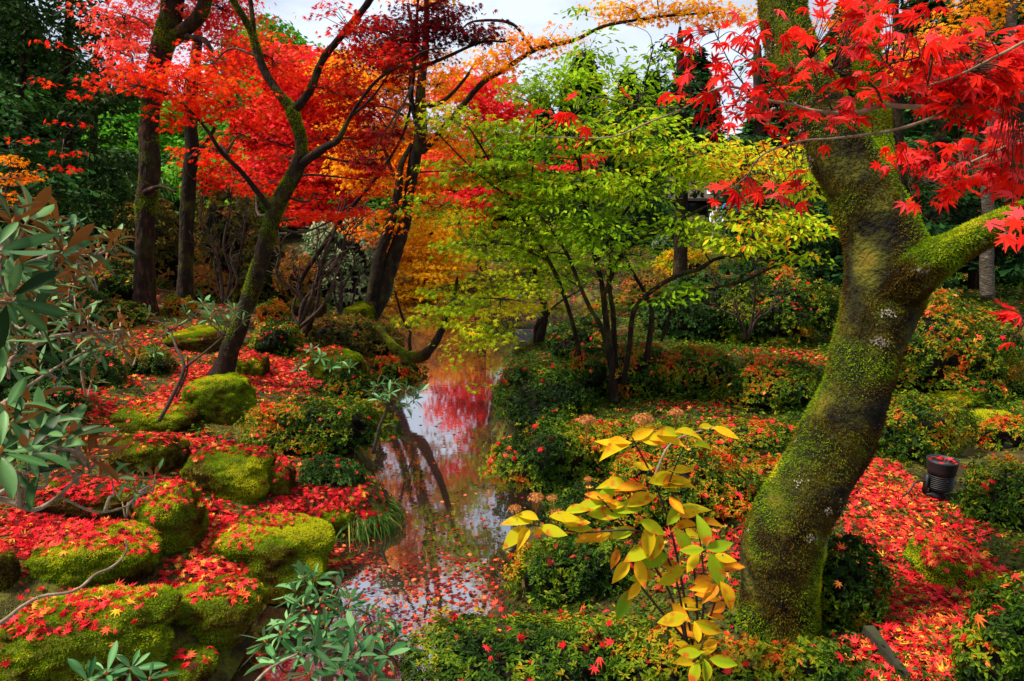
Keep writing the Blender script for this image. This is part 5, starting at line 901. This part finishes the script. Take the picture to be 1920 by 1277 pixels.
    for st in stems[:7]:
        for k_ in range(5):
            q = rl.randint(1, len(st)); f = rl.rand(); a_, b_ = st[q-1], st[q]
            LV.append((a_[0]+(b_[0]-a_[0])*f+rl.uniform(-14, 14), a_[1]+(b_[1]-a_[1])*f, a_[2]+(b_[2]-a_[2])*f, rl.choice([rl.uniform(-30, 40), rl.uniform(150, 215)]), rl.uniform(40, 72), rl.uniform(.3, .95), rl.uniform(.2, .6)))
    mb = MB()
    for (u, v, Yc, an, ln, ti, fc) in LV:
        p = at(u, v, Yc); s = px(u, v, Yc); a = R(an); D = np.array([math.cos(a), RS.uniform(-.25, .25), math.sin(a)]); N = nrm(np.array([0, -fc*1.6, .35+(1-fc)*.9])+.15*rdir(1)[0])
        leaves(mb, T_HYD, p[None], N[None], D[None], ln*s*.76, np.clip((ti if ti > .22 else ti+.02)*.95-.02+RS.normal()*.05, 0, 1), 1.0, np.tile([.22, -.08, .22], 8))
    mb.build('leaves', HYDR, root)
    for (u, v, Yc, r_) in [(965, 955, 2.03, 14), (1005, 935, 2.05, 18), (1035, 935, 2.06, 12), (1045, 962, 2.05, 14), (1100, 790, 2.2, 20), (1205, 788, 2.18, 22), (1268, 775, 2.2, 16), (1103, 900, 2.15, 10), (1085, 975, 2.08, 12)]:
        c = at(u, v, Yc); s = px(u, v, Yc)*r_; n = 170; q = rdir(n); q[:, 2] = np.abs(q[:, 2])*.6; P = c+q*s*(RS.rand(n, 1)**.3); h = MB()
        leaves(h, T_MAPLE5, P, q+.5*rdir(n), rdir(n), s*.42, RS.rand(n)); mb2 = h
        for j in range(7): tube(h, np.array([c-np.array([0, 0, s*1.5]), c+rdir(1)[0]*s*.6]), [.0012, .0008], 4, n=3, tint=.1)
        tube(h, np.array([c-np.array([0, 0, s*1.4]), c-np.array([0, -.02, .12])]), [.0018, .0018], 5, n=4, tint=0)
        h.build('flower_head', SEEDM, root, smooth=False)
hydrangea()

# ------------------------------------------------------------ grass tufts
def tuft(u, v, label, n, ln, spread, Yc=None, base=None):
    b = G(u, v) if base is None else np.array(base); root = MB(); q = rdir(n); q[:, 2] = 0; P = b+q*spread*RS.rand(n, 1); az = nrm(q+.8*rdir(n)*np.array([1, 1, 0]))
    D = nrm(az*.8+np.array([0, 0, 1.0])*RS.uniform(.3, 1.4, (n, 1))); N = nrm(np.array([0, 0, 1.])*.6+az*-.8+.2*rdir(n)); N = nrm(np.array([0, 0, 1.])-.9*az)
    leaves(root, T_GRASS, P, np.array([0, 0, 1.])*.9+az*.3, D, ln*RS.uniform(.5, 1.15, n), np.clip(.45+.25*RS.normal(size=n), 0, 1), .6)
    o = root.build('sedge_tuft', GRASSM, loc=b); tag(o, label, 'grass tuft', 'sedge tufts at the stream')
    return o
gb = G(690, 985)
tuft(0, 0, 'mounded sedge tuft covered with red leaves where the stream widens', 1100, .20, .24, base=(gb[0]-.05, gb[1]+.15, .12))
tuft(430, 1262, 'small sedge tuft at the bottom edge beside the jade rhododendron', 220, .22, .05)
tuft(1100, 770, 'arching grass blades at the back of the deep green azalea', 90, .3, .06)
tuft(390, 1210, 'tiny grass tuft just below the drum shaped rock', 60, .1, .04)
tuft(600, 905, 'fine grass wisps between the moss rocks and the shaded bank', 160, .14, .10)

# ------------------------------------------------------------ spotlight on a spike
def spotlight():
    b = G(1765, 940); root = empty('garden_spotlight', b, 'black finned garden spotlight pointing up among the red leaves', 'spotlight'); s = px(1765, 900, b[1])
    BLK = plain('black_powder_coat', (.012, .012, .014), .55, 0, .3); GLS = plain('lamp_glass', (.03, .03, .035), .15, 0, .4); CAB = plain('cable_rubber', (.012, .012, .012), .5)
    top = at(1768, 862, b[1])
    def z(px_): return top[2]-px_*s
    c = (top[0], top[1], 0)
    mb = MB(); lathe(mb, c, [(22*s, z(6)), (25*s, z(0)), (26.5*s, z(-1)), (26.5*s, z(3)), (25.5*s, z(6)), (24*s, z(20)), (22.5*s, z(27)), (20*s, z(28))], 32); mb.build('hood', BLK, root)
    mb = MB(); lathe(mb, c, [(0, z(5)), (22*s, z(5.2)), (22*s, z(7))], 32); mb.build('lens', GLS, root)
    pr = [(20*s, z(28))]
    for k in range(7): zz = 29+k*3.6; pr += [(22.5*s, z(zz)), (22.5*s, z(zz+1.6)), (19*s, z(zz+1.9)), (19*s, z(zz+3.4))]
    pr += [(21*s, z(55)), (18*s, z(58)), (0, z(58.5))]
    mb = MB(); lathe(mb, c, pr, 32); mb.build('finned_body', BLK, root)
    rl = np.random.RandomState(2); q = rdir(14)*22*s; q[:, 2] = np.abs(q[:, 2])*.12; mb = MB(); leaves(mb, T_MAPLE, np.array([top[0], top[1], z(3)])+q, np.array([0, 0, 1.])+.5*rdir(14), rdir(14), .055*RS.uniform(.7, 1.1, 14), RS.uniform(.3, .8, 14), 1.5)
    tag(mb.build('fallen_leaves', LITTER, smooth=False), 'small heap of red leaves lying on top of the garden spotlight', 'leaves', kind='stuff')
    mb = MB(); x0 = top[0]-27*s
    box(mb, (x0, top[1], (z(28)+z(66))/2), (3*s, 12*s, z(28)-z(66))); box(mb, (top[0]-6*s, top[1], z(66.5)), (42*s+1e-3, 13*s, 4*s)); box(mb, (top[0]-22*s, top[1], z(36)), (9*s, 8*s, 9*s))
    lathe(mb, (top[0]-4*s, top[1], 0), [(13*s, z(62)), (15*s, z(68)), (14*s, z(72)), (5*s, z(73.5)), (4*s, z(80)), (2*s, z(100))], 16); mb.build('bracket_and_spike', BLK, root)
    mb = MB(); P = np.array([[x0, top[1], z(42)], [x0-18*s, top[1], z(44)], [x0-36*s, top[1]-.02, z(64)], [x0-62*s, top[1]-.03, z(74)], [x0-90*s, top[1]-.02, z(80)]]); tube(mb, P, 1.6*s, 8, n=24); mb.build('cable', CAB, root)
spotlight()

# ------------------------------------------------------------ hut, rail, people, far glimpses
OCH = noisemat('ochre_plaster', [(.3, (.55, .38, .18)), (.7, (.78, .58, .32))], 6, .9, 4, .1); TERR = noisemat('reddish_wall', [(.3, (.32, .13, .09)), (.7, (.5, .24, .18))], 6, .9, 4, .1)
ROOFM = noisemat('grey_roof', [(.3, (.04, .03, .025)), (.7, (.10, .08, .06))], 6, .9, 4, .2, stretch=(8, 1, 1)); WHITEW = plain('white_wall', (.75, .77, .8), .8); PALE = plain('pale_blue_wall', (.45, .62, .75), .7); DARKW = plain('dark_opening', (.02, .02, .025), .3)
WOODR = noisemat('weathered_rail', [(.3, (.2, .18, .15)), (.7, (.42, .4, .36))], 9, .8, 5, .3)
def hut(u, v0, v1, Yc, wpx, label, wall, name='garden_hut', side=None):
    s = px(u, v1, Yc); c = at(u, v1, Yc); gz = float(height(c[0], c[1]))-.1; top = at(u, v0, Yc)[2]; w = wpx*s; h = top-gz
    root = empty(name, (c[0], c[1], gz), label, 'building'); mb = MB(); box(mb, (c[0], c[1]+1.2, gz+h/2), (w, 2.4, h)); mb.build('wall', wall, root)
    mb = MB(); y0, y1 = c[1]-.35, c[1]+2.75; x0, x1 = c[0]-w/2-.3, c[0]+w/2+.3; rz = top+.9; ym = (y0+y1)/2
    v = np.array([[x0, y0, top], [x1, y0, top], [x1, ym, rz], [x0, ym, rz], [x0, y1, top], [x1, y1, top], [x0, y0, top-.1], [x1, y0, top-.1], [x1, y1, top-.1], [x0, y1, top-.1]])
    mb.add(v, [np.array([[0, 1, 2, 3], [3, 2, 5, 4], [6, 7, 1, 0], [4, 5, 8, 9], [6, 9, 8, 7]]), np.array([[0, 3, 4], [1, 5, 2]])]); mb.build('roof', ROOFM, root, smooth=False)
    mb = MB(); box(mb, (c[0]+w*.22, c[1]-.01, gz+1.0), (.85, .06, 1.9)); d = mb.build('door', DARKW, root)
    mb = MB(); box(mb, (c[0]-w*.2, c[1]-.01, gz+1.4), (.9, .06, .8)); d = mb.build('window', DARKW, root)
hut(1320, 372, 430, 27, 95, 'small ochre walled garden hut glimpsed through the lime leaves', OCH)
hut(1885, 285, 400, 34, 120, 'pale blue building glimpsed at the right edge behind the slim tree', PALE, 'far_building')
mb = MB(); r0 = empty('wooden_rail', at(660, 402, 21.5), 'weathered horizontal rail seen behind the bare crooked shrub', 'rail')
a, c_ = at(625, 400, 21.5), at(706, 398, 21.5); tube(mb, np.array([a, c_]), .05, 8, n=4); mb.build('bar', WOODR, r0)
for q in (.1, .5, .9):
    p = a*(1-q)+c_*q; mb = MB(); tube(mb, np.array([p+[0, .09, .06], [p[0], p[1]+.09, 0.2]]), .045, 8, n=4); mb.build('post', WOODR, r0)

def person(u, vhead, Yc, label, jacket, trousers, hair, facing=0., seated=False):
    head = at(u, vhead, Yc); H = 1.62; gz = head[2]-H*.93; X0, Y0 = head[0], head[1]
    root = empty('person', (X0, Y0, gz), label, 'person', 'visitors on the far path')
    J = {'pel': (0, 0, .94), 'ch': (0, -.01, 1.28), 'nk': (0, 0, 1.42), 'hd': (0, -.02, 1.53), 'tp': (0, -.01, 1.61), 'lh': (.09, 0, .88), 'lk': (.10, -.03, .48), 'la': (.10, .02, .08), 'lt': (.11, -.14, .03), 'rh': (-.09, 0, .88), 'rk': (-.10, -.02, .48), 'ra': (-.10, .03, .08), 'rt': (-.11, -.13, .03),
         'ls': (.18, 0, 1.36), 'le': (.24, 0, 1.1), 'lw': (.20, -.16, .98), 'lp': (.18, -.23, .96), 'rs': (-.18, 0, 1.36), 're': (-.24, 0, 1.1), 'rw': (-.20, -.16, .98), 'rp': (-.18, -.23, .96)}
    RR = {'pel': .14, 'ch': .15, 'nk': .055, 'hd': .095, 'tp': .07, 'lh': .1, 'lk': .065, 'la': .045, 'lt': .035, 'rh': .1, 'rk': .065, 'ra': .045, 'rt': .035, 'ls': .065, 'le': .048, 'lw': .035, 'lp': .028, 'rs': .065, 're': .048, 'rw': .035, 'rp': .028}
    E = [('pel', 'ch'), ('ch', 'nk'), ('nk', 'hd'), ('hd', 'tp'), ('pel', 'lh'), ('lh', 'lk'), ('lk', 'la'), ('la', 'lt'), ('pel', 'rh'), ('rh', 'rk'), ('rk', 'ra'), ('ra', 'rt'), ('ch', 'ls'), ('ls', 'le'), ('le', 'lw'), ('lw', 'lp'), ('ch', 'rs'), ('rs', 're'), ('re', 'rw'), ('rw', 'rp')]
    def skin(name, keys, mat, k=1.0):
        ks = [q for q in J if q in keys]; me = bpy.data.meshes.new(name); me.from_pydata([J[q] for q in ks], [(ks.index(a), ks.index(b)) for a, b in E if a in ks and b in ks], [])
        o = bpy.data.objects.new(name, me); COL.objects.link(o); o.parent = root; md = o.modifiers.new('skin', 'SKIN')
        if not me.skin_vertices: bpy.context.view_layer.objects.active = o
        for i, q in enumerate(ks): me.skin_vertices[0].data[i].radius = (RR[q]*k, RR[q]*k*.8)
        me.skin_vertices[0].data[0].use_root = True; o.modifiers.new('sub', 'SUBSURF').levels = 2; o.modifiers['sub'].render_levels = 2; me.materials.append(mat); return o
    skin('body', set(J), plain('skin', (.55, .36, .27), .55))
    skin('jacket', {'pel', 'ch', 'ls', 'le', 'lw', 'rs', 're', 'rw'}, jacket, 1.25); skin('trousers', {'pel', 'lh', 'lk', 'la', 'rh', 'rk', 'ra'}, trousers, 1.15)
    V, Fc = ico(3); hd = np.array(J['hd']); P = V*np.array([.105, .12, .125])+hd+np.array([0, .015, .03]); keep = (P[Fc].mean(1)[:, 1] > hd[1]-.02) | (P[Fc].mean(1)[:, 2] > hd[2]+.075)
    mb = MB(); mb.add(P+np.array([X0, Y0, gz]), Fc[keep]); mb.build('hair', hair, root)
    P = V*np.array([.075, .05, .06])+hd+np.array([0, -.075, -.035]); mb = MB(); mb.add(P+np.array([X0, Y0, gz]), Fc); mb.build('face_mask', WHITEW, root); root.rotation_euler = (0, 0, facing)
try:
    person(1369, 376, 24, 'person in a bright blue jacket and white face mask on the far path', plain('blue_cloth', (.01, .30, .75), .7), plain('dark_cloth', (.03, .03, .05), .8), plain('grey_hair', (.35, .33, .32), .7))
    person(1382, 380, 24.6, 'person in dark clothes with pale hat like hair, right behind the blue jacket', plain('navy_cloth', (.02, .03, .06), .8), plain('black_cloth', (.02, .02, .02), .8), plain('white_hair', (.7, .68, .7), .7), .3)
    person(1346, 388, 24.4, 'person in a white and grey patterned top, left of the blue jacket', plain('white_cloth', (.7, .7, .74), .8), plain('grey_cloth', (.25, .25, .3), .8), plain('black_hair', (.03, .025, .02), .6), -.4)
except Exception as ex_:
    print('PERSON', ex_)

# ------------------------------------------------------------ fallen leaves on ground, rocks, shrubs and water
BVHT = BVHTree.FromPolygons(np.vstack(BV).tolist(), np.vstack(BF).tolist(), all_triangles=True); KIND = np.concatenate(BKIND)
# heavy zones: u, v, ru, rv (photo px on the ground), leaves per m2
ZN = [(1720, 960, 150, 60, 1500), (1720, 1050, 110, 90, 1500), (1760, 1160, 140, 90, 1500), (1790, 1250, 160, 80, 1500), (1650, 900, 60, 40, 900), (1390, 745, 170, 28, 1000), (460, 990, 130, 110, 2600), (260, 1060, 260, 60, 1500), (120, 1000, 160, 60, 1200), (200, 1240, 240, 70, 1300), (300, 1060, 120, 40, 900), (480, 1200, 120, 60, 1300), (620, 950, 80, 50, 1200),
      (300, 740, 140, 90, 700), (480, 690, 110, 60, 700), (330, 600, 140, 25, 500), (60, 620, 120, 60, 500), (620, 640, 90, 60, 500), (420, 860, 130, 60, 800), (740, 680, 60, 25, 900), (1280, 1000, 160, 120, 300), (1450, 650, 80, 30, 700), (560, 720, 80, 50, 300), (560, 960, 60, 60, 1300), (150, 930, 160, 70, 700), (1050, 585, 150, 12, 0)]
gz_ = []
for (u, v, ru, rv, dn) in ZN:
    c = G(u, v); e1 = G(u+ru, v); e2 = G(u, min(v+rv, 1500)); e3 = G(u, v-rv*.8); gz_.append((c[0], c[1], abs(e1[0]-c[0])+.05, max(abs(e2[1]-c[1]), abs(e3[1]-c[1]))+.05, dn*1.7))
def density(x, y):
    d = np.where((x < 0) & (y < 9), 230.0, 80.0)
    for (cx, cy, a, b_, dn) in gz_:
        q = ((x-cx)/a)**2+((y-cy)/b_)**2; d += dn*np.clip(1.25-q, 0, 1)
    return d
mb = MB(); mb2 = MB(); fl = MB()
rs = np.random.RandomState(5)
def rain(x0, x1, y0, y1, n0, size, tpl):
    A = (x1-x0)*(y1-y0); x = rs.uniform(x0, x1, n0); y = rs.uniform(y0, y1, n0); pr = density(x, y)*A/n0*(1+1.1*fbm(np.stack([x, y, 0*x], -1)*2.6, 8, 2)); k = rs.rand(n0) < pr; x, y = x[k], y[k]
    P = []; N = []; KK = []
    for a, b_ in zip(x, y):
        h = BVHT.ray_cast(Vector((a, b_, 9.0)), Vector((0, 0, -1)))
        if h[0] is None or h[0][2] < .02: continue
        kd = KIND[h[2]]
        if h[1][2] < .45: continue
        if kd == 1 and rs.rand() > (.10+.75*(h[1][2] > .88))*(.25+density(np.array([a]), np.array([b_]))[0]/800): continue
        if kd == 2 and rs.rand() > max(.12, 90/density(np.array([a]), np.array([b_]))[0]): continue
        P.append(h[0][:]); N.append(h[1][:]); KK.append(kd)
    if not P: return
    P = np.array(P); N = np.array(N); n = len(P); KK = np.array(KK)
    P = P+N*(rs.rand(n, 1)*.018+.006+.012*(KK[:, None] == 2)); t_ = np.clip(.44+.27*rs.normal(size=n)+.22*fbm(P*1.5, 4, 2), 0, 1)
    leaves(mb, tpl, P, N+.42*rdir(n), rdir(n), size*rs.uniform(.5, 1.2, n), t_, 2.2, EDGE_T(tpl[0])*-.6)
rain(-3.2, 2.6, 1.2, 4.6, 110000, .068, T_MAPLE)
rain(-6, 4.5, 4.6, 9, 90000, .072, T_MAPLE5)
rain(-12, 14, 9, 24, 26000, .10, T_MAPLE5)
lit = mb.build('fallen_leaves', LITTER, smooth=False); tag(lit, 'red and orange maple leaves fallen over ground, rocks and shrubs', 'leaves', kind='stuff')
# floating
FZ = [(700, 1050, 130, 50, 900), (820, 1085, 170, 45, 650), (680, 1150, 120, 70, 600), (820, 1160, 160, 50, 320), (860, 1010, 120, 40, 90), (800, 930, 90, 30, 50), (850, 650, 110, 40, 120), (960, 585, 200, 22, 90), (800, 600, 100, 20, 70), (720, 1020, 60, 20, 500), (860, 1180, 90, 40, 150), (760, 1230, 90, 50, 200), (700, 1100, 90, 40, 500), (900, 1100, 70, 40, 120), (640, 1050, 60, 30, 700)]
fz = []
for (u, v, ru, rv, dn) in FZ:
    f0 = lambda a, b_: (lambda r: np.array([0, 0, CZ])+r*(-CZ/r[2]))(ray(a, b_))
    c = f0(u, v); fz.append((c[0], c[1], abs(f0(u+ru, v)[0]-c[0]), max(.15, abs(f0(u, v-rv)[1]-c[1])), dn))
def rainw(x0, x1, y0, y1, n0, size, base):
    A = (x1-x0)*(y1-y0); x = rs.uniform(x0, x1, n0); y = rs.uniform(y0, y1, n0); d = np.full(n0, base)
    for (cx, cy, a, b_, dn) in fz: d = d+dn*np.clip(1.3-((x-cx)/a)**2-((y-cy)/b_)**2, 0, 1)
    k = (rs.rand(n0) < d*A/n0*(1+1.2*fbm(np.stack([x, y, 0*x], -1)*2.2, 21, 2))) & (sdf(x, y) < .25); x, y = x[k], y[k]; n = len(x)
    P = np.stack([x, y, rs.uniform(.002, .006, n)], -1); leaves(fl, T_MAPLE5 if y0 > 4 else T_MAPLE, P, np.array([0, 0, 1.])+.05*rdir(n), rdir(n), size*rs.uniform(.6, 1.15, n), np.clip(.45+.3*rs.normal(size=n), 0, 1), .15)
rainw(-2.6, .8, 2, 6, 40000, .062, 22.); rainw(-4, 4, 6, 21, 40000, .075, 20.)
o = fl.build('floating_leaves', FLOATL, smooth=False); tag(o, 'brown and red maple leaves floating on the pond water', 'leaves', kind='stuff')
